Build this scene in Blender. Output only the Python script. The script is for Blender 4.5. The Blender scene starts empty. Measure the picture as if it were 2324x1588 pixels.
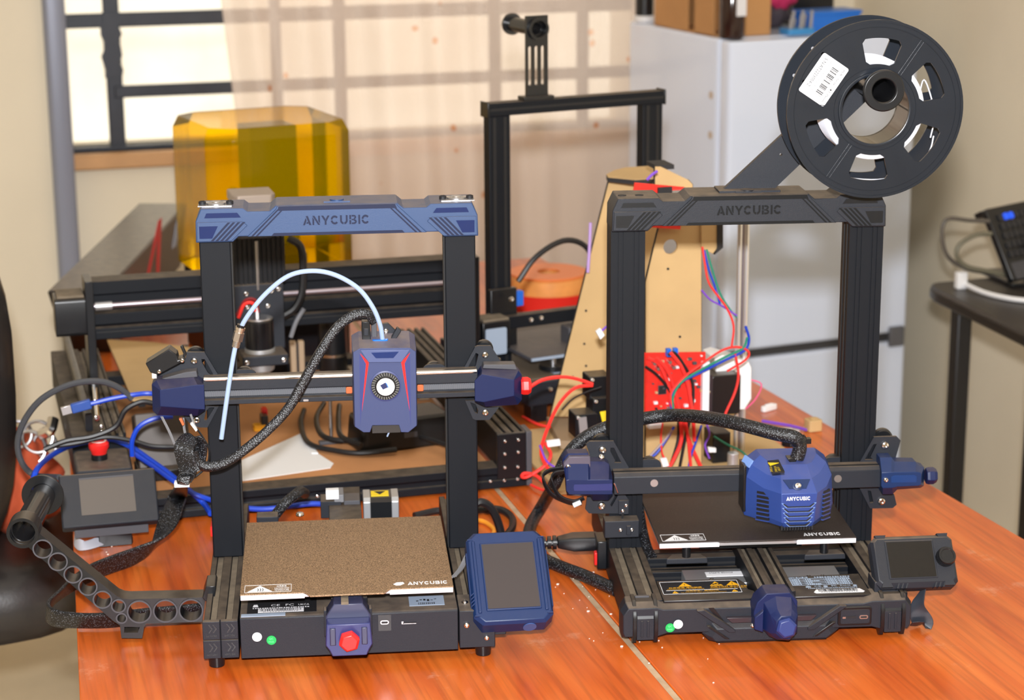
import bpy, bmesh, math, random
from mathutils import Vector, Matrix, Euler
random.seed(4)
S = bpy.context.scene
COL = S.collection
R = math.radians

# ---------------------------------------------------------------- camera, world, lights, exposure
cam_d = bpy.data.cameras.new('camera'); cam = bpy.data.objects.new('camera', cam_d); COL.objects.link(cam)
cam_d.sensor_fit = 'HORIZONTAL'; cam_d.sensor_width = 36.0; cam_d.lens = 4662.0 / 2324 * 36.0
cam_d.clip_start = 0.05; cam_d.clip_end = 60
cam.matrix_world = (Matrix.Translation((0, 0, .9066)) @ Matrix.Rotation(R(-15.5), 4, 'Z')
                    @ Matrix.Rotation(math.pi/2 - .2561, 4, 'X') @ Matrix.Rotation(-.0065, 4, 'Z'))
cam_d.dof.use_dof = True; cam_d.dof.focus_distance = 2.2; cam_d.dof.aperture_fstop = 7.6
S.camera = cam

w = bpy.data.worlds.new('daylight'); S.world = w; w.use_nodes = True
wb = w.node_tree.nodes['Background']; wb.inputs[0].default_value = (1.0, .95, .86, 1); wb.inputs[1].default_value = 2.7

def area(name, loc, target, size, power, color, sy=None):
    d = bpy.data.lights.new(name, 'AREA'); d.energy = power; d.color = color
    d.shape = 'RECTANGLE' if sy else 'SQUARE'; d.size = size
    if sy: d.size_y = sy
    o = bpy.data.objects.new(name, d); COL.objects.link(o); o.location = loc
    o.rotation_euler = (Vector(target) - Vector(loc)).to_track_quat('-Z', 'Y').to_euler()
    return o
area('camera_flash', (-.02, -.05, 1.075), (.75, 2.7, .25), .07, 146, (.97, .98, 1.0), .06)     # flash on the hot shoe
area('bounce_fill', (.9, 2.9, 1.78), (.9, 2.9, 0), 2.4, 9, (1.0, .955, .9))               # added fill, standing in for flash bounced off the unseen ceiling

vs = S.view_settings
vs.view_transform = 'Standard'; vs.look = 'None'; vs.gamma = 1; vs.use_curve_mapping = False; vs.exposure = -0.40

# ---------------------------------------------------------------- materials
def srgb(c):
    f = lambda v: v/12.92 if v <= .04045 else ((v+.055)/1.055)**2.4
    return tuple(f(v/255) for v in c) + (1,)
MATS = {}
def mat(name, col, rough=.5, metal=0, grain=0, gscale=900, var=0, vscale=40, spec=.5, coat=0, trans=0, alpha=1, emit=0, bump=.15, dust_sheen=0):
    if name in MATS: return MATS[name]
    m = bpy.data.materials.new(name); m.use_nodes = True; nt = m.node_tree; b = nt.nodes['Principled BSDF']
    c = srgb(col); b.inputs['Base Color'].default_value = c
    b.inputs['Roughness'].default_value = rough; b.inputs['Metallic'].default_value = metal
    b.inputs['Specular IOR Level'].default_value = spec; b.inputs['Coat Weight'].default_value = coat
    b.inputs['Transmission Weight'].default_value = trans; b.inputs['Alpha'].default_value = alpha
    if emit: b.inputs['Emission Color'].default_value = c; b.inputs['Emission Strength'].default_value = emit
    tc = nt.nodes.new('ShaderNodeTexCoord')
    if grain:
        n = nt.nodes.new('ShaderNodeTexNoise'); n.inputs['Scale'].default_value = gscale; n.inputs['Detail'].default_value = 2
        nt.links.new(tc.outputs['Object'], n.inputs['Vector'])
        bp = nt.nodes.new('ShaderNodeBump'); bp.inputs['Strength'].default_value = grain; bp.inputs['Distance'].default_value = .0006*bump/.15
        nt.links.new(n.outputs['Fac'], bp.inputs['Height']); nt.links.new(bp.outputs['Normal'], b.inputs['Normal'])
    src = None
    if var:
        n = nt.nodes.new('ShaderNodeTexNoise'); n.inputs['Scale'].default_value = vscale; n.inputs['Detail'].default_value = 5
        nt.links.new(tc.outputs['Object'], n.inputs['Vector'])
        r = nt.nodes.new('ShaderNodeValToRGB'); r.color_ramp.elements[0].position = .3; r.color_ramp.elements[1].position = .7
        r.color_ramp.elements[0].color = tuple(v*(1-var) for v in c[:3]) + (1,)
        r.color_ramp.elements[1].color = tuple(min(1, v*(1+var)) for v in c[:3]) + (1,)
        nt.links.new(n.outputs['Fac'], r.inputs['Fac']); nt.links.new(r.outputs['Color'], b.inputs['Base Color']); src = r.outputs['Color']
    if dust_sheen:      # patchy pale film on upward faces: dust, and ceiling reflection painted into the colour
        g = nt.nodes.new('ShaderNodeNewGeometry'); sx = nt.nodes.new('ShaderNodeSeparateXYZ'); nt.links.new(g.outputs['Normal'], sx.inputs[0])
        mr = nt.nodes.new('ShaderNodeMapRange'); mr.inputs[1].default_value = .6; mr.inputs[2].default_value = .98; mr.inputs[4].default_value = dust_sheen
        nt.links.new(sx.outputs['Z'], mr.inputs[0])
        n = nt.nodes.new('ShaderNodeTexNoise'); n.inputs['Scale'].default_value = 60; n.inputs['Detail'].default_value = 6
        nt.links.new(tc.outputs['Object'], n.inputs['Vector'])
        mu = nt.nodes.new('ShaderNodeMath'); mu.operation = 'MULTIPLY'; nt.links.new(mr.outputs[0], mu.inputs[0]); nt.links.new(n.outputs['Fac'], mu.inputs[1])
        mx = nt.nodes.new('ShaderNodeMix'); mx.data_type = 'RGBA'; mx.inputs[7].default_value = srgb((150, 132, 112)); mx.inputs[6].default_value = c
        if src: nt.links.new(src, mx.inputs[6])
        nt.links.new(mu.outputs[0], mx.inputs[0]); nt.links.new(mx.outputs[2], b.inputs['Base Color'])
    MATS[name] = m; return m

BLK = mat('black_textured_plastic', (31, 34, 42), .5, grain=.35, gscale=1500, spec=.35, dust_sheen=.75)
BLKS = mat('black_smooth_plastic', (17, 19, 23), .32, dust_sheen=.35)
ALU = mat('black_anodised_aluminium', (17, 20, 26), .5, .0, grain=.12, gscale=2500, spec=.2, dust_sheen=.5)  # tops carry a brown ceiling reflection painted in with the dust
ALUS = mat('black_anodised_groove', (16, 16, 18), .6, 0)
DUSTY = mat('dusty_groove', (112, 100, 84), .9, 0, var=.25, vscale=60)
BLUE = mat('metallic_blue_plastic', (44, 68, 108), .45, .1, grain=.25, gscale=2200, dust_sheen=.55)
BLUED = mat('deep_blue_inlay', (24, 44, 98), .3, .1)
NAVY = mat('navy_plastic', (17, 30, 72), .45, 0, spec=.3, grain=.15, gscale=2000, dust_sheen=.3)
SCRB = mat('screen_housing_blue', (16, 41, 84), .42, 0, spec=.4, grain=.15, gscale=2000, dust_sheen=.1)
CHROME = mat('chrome', (225, 222, 220), .16, 1)
STEEL = mat('brushed_steel', (196, 196, 200), .35, 1)
ALUM = mat('bare_aluminium', (200, 202, 206), .4, .8)
BRASS = mat('copper_clip', (214, 120, 78), .35, .6)
WHITE = mat('white_plastic', (232, 232, 234), .45, 0)
PAPER = mat('white_label', (228, 228, 232), .6, 0)
INK = mat('black_ink', (22, 22, 26), .6, 0)
RED = mat('red_plastic', (228, 36, 34), .35, 0)
REDW = mat('red_wire', (236, 52, 46), .4, 0)
ORW = mat('orange_wire', (232, 150, 40), .4)
BLUW = mat('blue_cable', (14, 62, 186), .35, 0)
GRNW = mat('green_wire', (20, 130, 105), .4)
PURW = mat('violet_wire', (120, 70, 190), .4)
GRYW = mat('grey_cable', (120, 120, 124), .45)
BLKW = mat('black_cable', (24, 24, 27), .42, grain=.2, gscale=1200)
TEFLON = mat('milky_tube', (158, 180, 212), .3, 0)
YEL = mat('yellow_label', (238, 206, 30), .55)
GRN = mat('green_sticker', (22, 168, 82), .5)
PALE = mat('pale_blue_label', (150, 165, 185), .5)
SCREEN = mat('dark_screen_film', (66, 60, 59), .6, 0, spec=.15)
GLASSB = mat('black_screen_glass', (18, 16, 16), .22, 0, var=.3, vscale=300)
MDF = mat('raw_mdf', (192, 160, 112), .8, 0, var=.07, vscale=12, grain=.2, gscale=700)
CARB = mat('laser_burnt_edge', (36, 34, 36), .7)
CARD = mat('brown_cardboard', (190, 140, 88), .85, 0, var=.06, vscale=8)
DGREY = mat('dark_grey_plastic', (70, 70, 76), .5, grain=.3, gscale=1500, dust_sheen=.3)

def braid_mat():
    m = mat('braided_sleeve', (26, 26, 29), .38); nt = m.node_tree; b = nt.nodes['Principled BSDF']
    tc = nt.nodes.new('ShaderNodeTexCoord'); ch = nt.nodes.new('ShaderNodeTexVoronoi'); ch.inputs['Scale'].default_value = 560
    nt.links.new(tc.outputs['Object'], ch.inputs['Vector'])
    r = nt.nodes.new('ShaderNodeValToRGB'); r.color_ramp.elements[0].color = srgb((128, 134, 144)); r.color_ramp.elements[1].color = srgb((22, 22, 25))
    r.color_ramp.elements[0].position = .1; r.color_ramp.elements[1].position = .3
    nt.links.new(ch.outputs['Distance'], r.inputs['Fac']); nt.links.new(r.outputs['Color'], b.inputs['Base Color'])
    bp = nt.nodes.new('ShaderNodeBump'); bp.inputs['Strength'].default_value = .6; bp.inputs['Distance'].default_value = .0008; bp.invert = True
    nt.links.new(ch.outputs['Distance'], bp.inputs['Height']); nt.links.new(bp.outputs['Normal'], b.inputs['Normal'])
    return m
BRAID = braid_mat()

# ---------------------------------------------------------------- mesh builder (all lengths in mm)
def ident(): return Matrix.Identity(4)
def frame(o, u, v):
    """matrix with origin o, x axis along u, y axis along v, z = u x v"""
    u = Vector(u).normalized(); v = Vector(v); v = (v - u*v.dot(u)).normalized(); n = u.cross(v)
    return Matrix(((u.x, v.x, n.x, o[0]), (u.y, v.y, n.y, o[1]), (u.z, v.z, n.z, o[2]), (0, 0, 0, 1)))
FRONT = lambda x, y, z: frame((x, y, z), (1, 0, 0), (0, 0, 1))       # lies in the xz plane and looks towards -y
FLAT = lambda x, y, z: frame((x, y, z), (1, 0, 0), (0, 1, 0))        # lies flat and looks up

class M:
    def __init__(s): s.v = []; s.f = []; s.mi = []; s.T = ident(); s.k = 0
    def add(s, vs, fs):
        b = len(s.v); s.v += [tuple(s.T @ Vector(p)) for p in vs]
        s.f += [[b+i for i in f] for f in fs]; s.mi += [s.k]*len(fs); return s
    def box(s, x0, x1, y0, y1, z0, z1):
        return s.add([(x0,y0,z0),(x1,y0,z0),(x1,y1,z0),(x0,y1,z0),(x0,y0,z1),(x1,y0,z1),(x1,y1,z1),(x0,y1,z1)],
                     [(3,2,1,0),(4,5,6,7),(0,1,5,4),(1,2,6,5),(2,3,7,6),(3,0,4,7)])
    def loft(s, rings, cap=True, closed=False):
        n = len(rings[0]); vs = [p for r in rings for p in r]; fs = []
        m = len(rings)
        for i in range(m if closed else m-1):
            for j in range(n):
                fs.append((i*n+j, i*n+(j+1) % n, ((i+1) % m)*n+(j+1) % n, ((i+1) % m)*n+j))
        if cap and not closed: fs += [tuple(range(n))[::-1], tuple((m-1)*n+j for j in range(n))]
        return s.add(vs, fs)
    def prism(s, pts, ax, a, b, sc=1.0):
        """extrude a 2-D outline along an axis: x -> (y,z), y -> (x,z), z -> (x,y); sc shrinks the far end"""
        cx = sum(p[0] for p in pts)/len(pts); cy = sum(p[1] for p in pts)/len(pts)
        q = [(cx+(p[0]-cx)*sc, cy+(p[1]-cy)*sc) for p in pts]
        g = {'x': lambda p, t: (t, p[0], p[1]), 'y': lambda p, t: (p[0], t, p[1]), 'z': lambda p, t: (p[0], p[1], t)}[ax]
        return s.loft([[g(p, a) for p in pts], [g(p, b) for p in q]])
    def cyl(s, p0, p1, r0, r1=None, n=20):
        p0 = Vector(p0); p1 = Vector(p1); r1 = r0 if r1 is None else r1; d = (p1-p0).normalized()
        u = d.orthogonal().normalized(); v = d.cross(u)
        ring = lambda c, r: [tuple(c+(u*math.cos(2*math.pi*i/n)+v*math.sin(2*math.pi*i/n))*r) for i in range(n)]
        return s.loft([ring(p0, r0), ring(p1, r1)])
    def lathe(s, prof, c, ax, n=32, up=None):
        """profile of (radius, height along ax); closed ring profile when it does not touch the axis"""
        c = Vector(c); d = Vector(ax).normalized(); u = d.orthogonal().normalized(); v = d.cross(u)
        rings = [[tuple(c+d*h+(u*math.cos(2*math.pi*i/n)+v*math.sin(2*math.pi*i/n))*max(r, .01)) for i in range(n)] for r, h in prof]
        return s.loft(rings, cap=False, closed=True) if prof[0][0] > 0 and prof[-1][0] > 0 else s.loft(rings)
    def tube(s, pts, r, n=8, sm=5):
        P = smooth(pts, sm); rings = []; u = None
        for i, p in enumerate(P):
            d = (P[min(i+1, len(P)-1)]-P[max(i-1, 0)]).normalized()
            u = d.orthogonal().normalized() if u is None else (u-d*u.dot(d)).normalized()
            v = d.cross(u); rings.append([tuple(p+(u*math.cos(2*math.pi*j/n)+v*math.sin(2*math.pi*j/n))*r) for j in range(n)])
        return s.loft(rings)
    def ribbon(s, pts, wds, w, t, sm=6, n=5):
        """flat band: wds are width directions at the control points, rounded oval section w x t"""
        P = smooth(pts, sm); D = smooth(wds, sm); W = smooth([(x, 0, 0) for x in (w if isinstance(w, (list, tuple)) else [w]*len(pts))], sm); rings = []
        for i, p in enumerate(P):
            d = (P[min(i+1, len(P)-1)]-P[max(i-1, 0)]).normalized(); u = D[i]-d*D[i].dot(d); u.normalize(); v = d.cross(u)
            k = 4*n; rings.append([tuple(p+u*(W[i].x/2*math.copysign(abs(math.cos(a))**.55, math.cos(a)))+v*(t/2*math.copysign(abs(math.sin(a))**.55, math.sin(a))))
                                  for a in [2*math.pi*j/k for j in range(k)]])
        return s.loft(rings)
    def mesh(s, me, T):
        old = s.T; s.T = old @ T
        s.add([tuple(x.co) for x in me.vertices], [tuple(p.vertices) for p in me.polygons]); s.T = old; return s
    def plate(s, outs, t, T):
        """flat plate of thickness t (outer outline first, then holes) standing on the xy plane of T"""
        cu = bpy.data.curves.new('c', 'CURVE'); cu.dimensions = '2D'; cu.fill_mode = 'BOTH'; cu.extrude = t/2
        for o in outs:
            sp = cu.splines.new('POLY'); sp.points.add(len(o)-1); sp.use_cyclic_u = True
            for q, p in zip(sp.points, o): q.co = (p[0], p[1], 0, 1)
        ob = bpy.data.objects.new('c', cu); me = bpy.data.meshes.new_from_object(ob)
        s.mesh(me, T @ Matrix.Translation((0, 0, t/2))); bpy.data.objects.remove(ob); bpy.data.curves.remove(cu); bpy.data.meshes.remove(me); return s
    def text(s, txt, T, h, w=None, t=.3, bold=.0, align='LEFT'):
        """raised or printed lettering: cap height h, optionally stretched to width w"""
        cu = bpy.data.curves.new('t', 'FONT'); cu.body = txt; cu.size = 1; cu.extrude = 0; cu.offset = bold; cu.resolution_u = 2
        ob = bpy.data.objects.new('t', cu); me = bpy.data.meshes.new_from_object(ob)
        if len(me.vertices):
            xs = [v.co.x for v in me.vertices]; ys = [v.co.y for v in me.vertices]
            x0, x1, y0, y1 = min(xs), max(xs), min(ys), max(ys); ky = h/max(y1-y0, 1e-4); kx = w/(x1-x0) if w else ky
            off = {'LEFT': 0, 'CENTER': -(x1-x0)*kx/2, 'RIGHT': -(x1-x0)*kx}[align]
            s.mesh(me, T @ Matrix.Translation((off, 0, t)) @ Matrix.Diagonal((kx, ky, 1, 1)) @ Matrix.Translation((-x0, -y0, 0)))
        bpy.data.objects.remove(ob); bpy.data.curves.remove(cu); bpy.data.meshes.remove(me); return s
    def word(s, T, h, w, t=.4):
        """stencil-cut capital lettering A N Y C U B I C, cap height h over total width w"""
        step = w/7.62; x = 0
        for ch in 'ANYCUBIC':
            wd = .3 if ch == 'I' else 1.0
            for poly in GLYPH[ch]:
                s.mi_poly([(T @ Vector((x+p[0]*step*.92, p[1]*h, 0)), T @ Vector((x+p[0]*step*.92, p[1]*h, t))) for p in poly])
            x += step*(wd if ch != 'I' else .36)
        return s
    def mi_poly(s, pr):
        n = len(pr); b = [tuple(p[0]) for p in pr]; a = [tuple(p[1]) for p in pr]
        return s.add(b+a, [tuple(range(n))[::-1], tuple(range(n, 2*n))]+[(i, (i+1) % n, n+(i+1) % n, n+i) for i in range(n)])
    def flat(s, pts, T, t=.25):
        """thin printed or inlaid area given by 2-D points on the xy plane of T"""
        return s.mi_poly([(T @ Vector((p[0], p[1], -.3)), T @ Vector((p[0], p[1], t))) for p in pts])
    def rect(s, T, x0, x1, y0, y1, t=.25): return s.flat([(x0,y0),(x1,y0),(x1,y1),(x0,y1)], T, t)
    def build(s, name, m, parent=None, bevel=0, smooth_ang=35, loc=None, rot=None, seg=2):
        me = bpy.data.meshes.new(name); me.from_pydata([(a*.001, b*.001, c*.001) for a, b, c in s.v], [], s.f)
        for x in (m if isinstance(m, (list, tuple)) else [m]): me.materials.append(x)
        bm = bmesh.new(); bm.from_mesh(me)
        for f, k in zip(bm.faces, s.mi if len(s.mi) == len(bm.faces) else [0]*len(bm.faces)): f.material_index = k
        bmesh.ops.recalc_face_normals(bm, faces=bm.faces); bm.to_mesh(me); bm.free()
        me.shade_smooth(); me.set_sharp_from_angle(angle=R(smooth_ang))
        o = bpy.data.objects.new(name, me); COL.objects.link(o)
        if bevel:
            b = o.modifiers.new('bevel', 'BEVEL'); b.width = bevel*.001; b.segments = seg; b.limit_method = 'ANGLE'; b.angle_limit = R(40); b.harden_normals = False
        if parent: o.parent = parent
        if loc: o.location = [v*.001 for v in loc]
        if rot: o.rotation_euler = rot
        return o
def smooth(pts, k):
    P = [Vector(p) for p in pts]
    if k <= 1 or len(P) < 3: return P
    Q = [P[0]*2-P[1]]+P+[P[-1]*2-P[-2]]; out = []
    for i in range(1, len(Q)-2):
        a, b, c, d = Q[i-1:i+3]
        for j in range(k):
            t = j/k; out.append(.5*((2*b)+(c-a)*t+(2*a-5*b+4*c-d)*t*t+(3*b-a-3*c+d)*t**3))
    return out+[P[-1]]
def circ(cx, cy, r, n=24, a0=0): return [(cx+r*math.cos(a0+2*math.pi*i/n), cy+r*math.sin(a0+2*math.pi*i/n)) for i in range(n)]
def rrect(x0, x1, y0, y1, r, n=4):
    o = []
    for cx, cy, a in ((x1-r, y1-r, 0), (x0+r, y1-r, 90), (x0+r, y0+r, 180), (x1-r, y0+r, 270)):
        o += [(cx+r*math.cos(R(a+90*i/n)), cy+r*math.sin(R(a+90*i/n))) for i in range(n+1)]
    return o
def arcs(cx, cy, rx, ry, tk, a0, a1, n=6):
    o = [(cx+rx*math.cos(R(a0+(a1-a0)*i/n)), cy+ry*math.sin(R(a0+(a1-a0)*i/n))) for i in range(n+1)]
    return o+[(cx+(rx-tk)*math.cos(R(a1+(a0-a1)*i/n)), cy+(ry-tk)*math.sin(R(a1+(a0-a1)*i/n))) for i in range(n+1)]
GLYPH = {'A': [[(.36,1),(.6,1),(1,0),(.74,0)], [(0,0),(.24,0),(.45,.5),(.34,.8)], [(.4,.16),(.66,.16),(.6,.34),(.47,.34)]],
 'N': [[(.04,0),(.25,0),(.25,.58),(.04,.86)], [(.04,1),(.3,1),(.94,0),(.7,0)], [(.73,.42),(.94,.14),(.94,1),(.73,1)]],
 'Y': [[(0,1),(.26,1),(.5,.62),(.37,.42)], [(.74,1),(1,1),(.62,.4),(.62,0),(.4,0),(.4,.4)]],
 'C': [arcs(.5,.5,.48,.5,.22,38,172), arcs(.5,.5,.48,.5,.22,188,322)],
 'U': [[(.05,1),(.27,1),(.27,.42),(.05,.42)], arcs(.5,.42,.45,.42,.22,180,262), arcs(.5,.42,.45,.42,.22,278,360), [(.73,1),(.95,1),(.95,.42),(.73,.42)]],
 'B': [[(.06,0),(.28,0),(.28,.44),(.06,.44)], [(.06,.54),(.28,.54),(.28,1),(.06,1)], [(.34,.82),(.34,1),(.6,1),(.6,.82)], arcs(.6,.765,.28,.235,.18,90,-90), [(.34,.43),(.34,.57),(.6,.57),(.6,.43)], arcs(.6,.27,.34,.27,.2,90,-90), [(.34,0),(.34,.18),(.6,.18),(.6,0)]],
 'I': [[(.04,0),(.26,0),(.26,1),(.04,1)]]}

# ---------------------------------------------------------------- things, parts, structure
def tag(o, label, cat, group=None):
    o['label'] = label; o['category'] = cat
    if group: o['group'] = group
    return o
def thing(name, label, cat, loc=(0, 0, 0), rz=0, group=None):
    o = bpy.data.objects.new(name, None); COL.objects.link(o); o.empty_display_size = .05
    o.location = [v*.001 for v in loc]; o.rotation_euler = (0, 0, rz); return tag(o, label, cat, group)
def struct(o): o['kind'] = 'structure'; return o
def stuff(o): o['kind'] = 'stuff'; return o
def again(o, parent, loc=None):
    c = o.copy(); COL.objects.link(c); c.parent = parent
    if loc: c.location = [v*.001 for v in loc]
    return c
_screw = {}
def screw(parent, x, y, z, r=3.2, ax=(0, -1, 0), m=None, name='screw'):
    """button-head screw with a hex socket, looking along ax"""
    key = (r, tuple(ax), (m or CHROME).name)
    if key not in _screw:
        b = M(); d = Vector(ax)
        b.lathe([(r, -.5), (r, r*.25), (r*.8, r*.6), (r*.48, r*.72), (r*.45, r*.3), (0, r*.3)], (0, 0, 0), d, 14)
        _screw[key] = b.build(name, m or CHROME, parent, loc=(x, y, z)); return _screw[key]
    return again(_screw[key], parent, (x, y, z))

# ================================================================ ROOM
WALL = mat('beige_painted_wall', (230, 219, 197), .75, var=.05, vscale=2.5)
CEIL = mat('white_ceiling', (225, 220, 208), .9)
FLOOR = mat('cream_floor_tile', (206, 190, 160), .35, var=.15, vscale=4)
b = M(); b.box(-2500, 3300, -1500, 5150, -800, -750); struct(b.build('floor', FLOOR))
b = M(); b.box(-2500, 3300, -1500, 5150, 1850, 1900); struct(b.build('ceiling', CEIL))
WX0, WX1, WZ0, WZ1 = 292, 1700, 126, 1150
b = M(); b.box(160, WX0, 4950, 5150, -750, 1850); b.box(WX1, 3300, 4950, 5150, -750, 1850); b.box(WX0, WX1, 4950, 5150, -750, WZ0); b.box(WX0, WX1, 4950, 5150, WZ1, 1850)
struct(b.build('wall_back', WALL))
b = M(); b.box(-2500, 240, 4900, 5150, -750, 1850); struct(b.build('wall_left', WALL))
b = M(); b.box(2300, 2350, -1500, 4950, -750, 1850); struct(b.build('wall_right', WALL))
b = M(); b.box(-2500, 3300, -1550, -1500, -750, 1850); struct(b.build('wall_front', WALL))
b = M(); b.box(-2550, -2500, -1500, 5150, -750, 1850); struct(b.build('wall_side', WALL))
b = M(); b.prism(rrect(238, 290, 4868, 4950, 12), 'z', -750, 1850); struct(b.build('trim_1', mat('grey_painted_metal', (138, 142, 158), .3, .2)))
# window with welded burglar bars and a wooden sill
win = bpy.data.objects.new('window_1', None); COL.objects.link(win); struct(win)
BARM = mat('black_painted_iron', (44, 47, 56), .45, .1, var=.2, vscale=14, grain=.5, gscale=120)
SILL = mat('wooden_sill', (196, 150, 104), .6, var=.12, vscale=9)
for x0, x1 in ((383, 421), (780, 806), (935, 965), (1330, 1360), (1560, 1590)):
    b = M(); b.box(x0, x1, 4985, 5000, WZ0, WZ1); b.build('bar', BARM, win, bevel=3)
b = M(); b.loft([[(378+6*math.sin(k*1.7), 4978, z), (420+5*math.sin(k*2.3), 4978, z), (420, 4990, z), (380, 4990, z)] for k, z in enumerate(range(300, 470, 17))]); b.build('weld_seam', BARM, win)
for z0, z1, x0 in ((418, 452, WX0), (250, 279, 400), (590, 620, WX0), (760, 790, WX0)):
    b = M(); b.box(x0, WX1, 4980, 4996, z0, z1); b.build('bar', BARM, win, bevel=3)
b = M(); b.box(WX0, WX1, 4975, 5010, WZ0, WZ0+10); b.build('frame_rail', BARM, win)
b = M(); b.box(WX0-8, WX1+20, 4915, 5100, WZ0-36, WZ0); b.build('window_sill', SILL, win, bevel=5)
gm = bpy.data.materials.new('window_glass'); gm.use_nodes = True; nt = gm.node_tree; nt.nodes.clear()
o_ = nt.nodes.new('ShaderNodeOutputMaterial'); mx = nt.nodes.new('ShaderNodeMixShader'); mx.inputs[0].default_value = .05
t_ = nt.nodes.new('ShaderNodeBsdfTransparent'); g_ = nt.nodes.new('ShaderNodeBsdfGlossy'); g_.inputs['Roughness'].default_value = .05
nt.links.new(t_.outputs[0], mx.inputs[1]); nt.links.new(g_.outputs[0], mx.inputs[2]); nt.links.new(mx.outputs[0], o_.inputs[0])
for x0, x1 in ((WX0, 400), (404, 790), (794, 948), (952, 1343), (1347, 1573), (1577, WX1)):
    b = M(); b.box(x0, x1, 5030, 5034, WZ0, WZ1); b.build('pane', gm, win)
# sunlit plaster wall across the yard, far outside the window
OUT = mat('sunlit_yard_wall', (250, 240, 224), .9, var=.24, vscale=1.4)
b = M(); b.box(-1500, 5500, 7600, 7700, -1500, 2600); struct(b.build('wall_outside', OUT))
# sheer curtain
cm = bpy.data.materials.new('sheer_curtain'); cm.use_nodes = True; nt = cm.node_tree; nt.nodes.clear()
o_ = nt.nodes.new('ShaderNodeOutputMaterial'); mx = nt.nodes.new('ShaderNodeMixShader'); ad = nt.nodes.new('ShaderNodeMixShader')
t_ = nt.nodes.new('ShaderNodeBsdfTransparent'); d_ = nt.nodes.new('ShaderNodeBsdfDiffuse'); l_ = nt.nodes.new('ShaderNodeBsdfTranslucent')
tc = nt.nodes.new('ShaderNodeTexCoord'); vo = nt.nodes.new('ShaderNodeTexVoronoi'); vo.inputs['Scale'].default_value = 8
r = nt.nodes.new('ShaderNodeValToRGB'); r.color_ramp.elements[0].color = srgb((240, 176, 130)); r.color_ramp.elements[1].color = srgb((252, 240, 232))
r.color_ramp.elements[0].position = .05; r.color_ramp.elements[1].position = .085
nt.links.new(tc.outputs['Object'], vo.inputs['Vector']); nt.links.new(vo.outputs['Distance'], r.inputs['Fac'])
nt.links.new(r.outputs['Color'], d_.inputs[0]); nt.links.new(r.outputs['Color'], l_.inputs[0])
t_.inputs[0].default_value = (1, .97, .95, 1); ad.inputs[0].default_value = .45; mx.inputs[0].default_value = .46
nt.links.new(d_.outputs[0], ad.inputs[1]); nt.links.new(l_.outputs[0], ad.inputs[2]); nt.links.new(t_.outputs[0], mx.inputs[1]); nt.links.new(ad.outputs[0], mx.inputs[2]); nt.links.new(mx.outputs[0], o_.inputs[0])
def curtain(name, label, x0t, x0b, x1, ztop, zbot, y0, ph):
    vs = []; fs = []; nx, nz = 150, 24
    for k in range(nz+1):
        t = k/nz; z = ztop+(zbot-ztop)*t; xl = x0t+(x0b-x0t)*min(1, t*1.25)**.8
        for i in range(nx+1):
            u = i/nx; x = xl+(x1-xl)*u; am = 16+10*math.sin(u*5+ph)
            vs.append((x, y0+am*math.sin(u*58+1.3*math.sin(u*9+ph)+.5*t)+6*math.sin(t*5+u*13), z))
    for k in range(nz):
        for i in range(nx): a = k*(nx+1)+i; fs.append((a, a+1, a+nx+2, a+nx+1))
    b = M(); b.add(vs, fs); o = b.build(name, cm, smooth_ang=180)
    s = o.modifiers.new('thickness', 'SOLIDIFY'); s.thickness = .0008
    return tag(o, label, 'curtain')
curtain('sheer_curtain', 'sheer pinkish curtain with faint orange leaf print hanging before the barred window', 560, 700, 1720, 1250, -560, 4820, .4)

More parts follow.
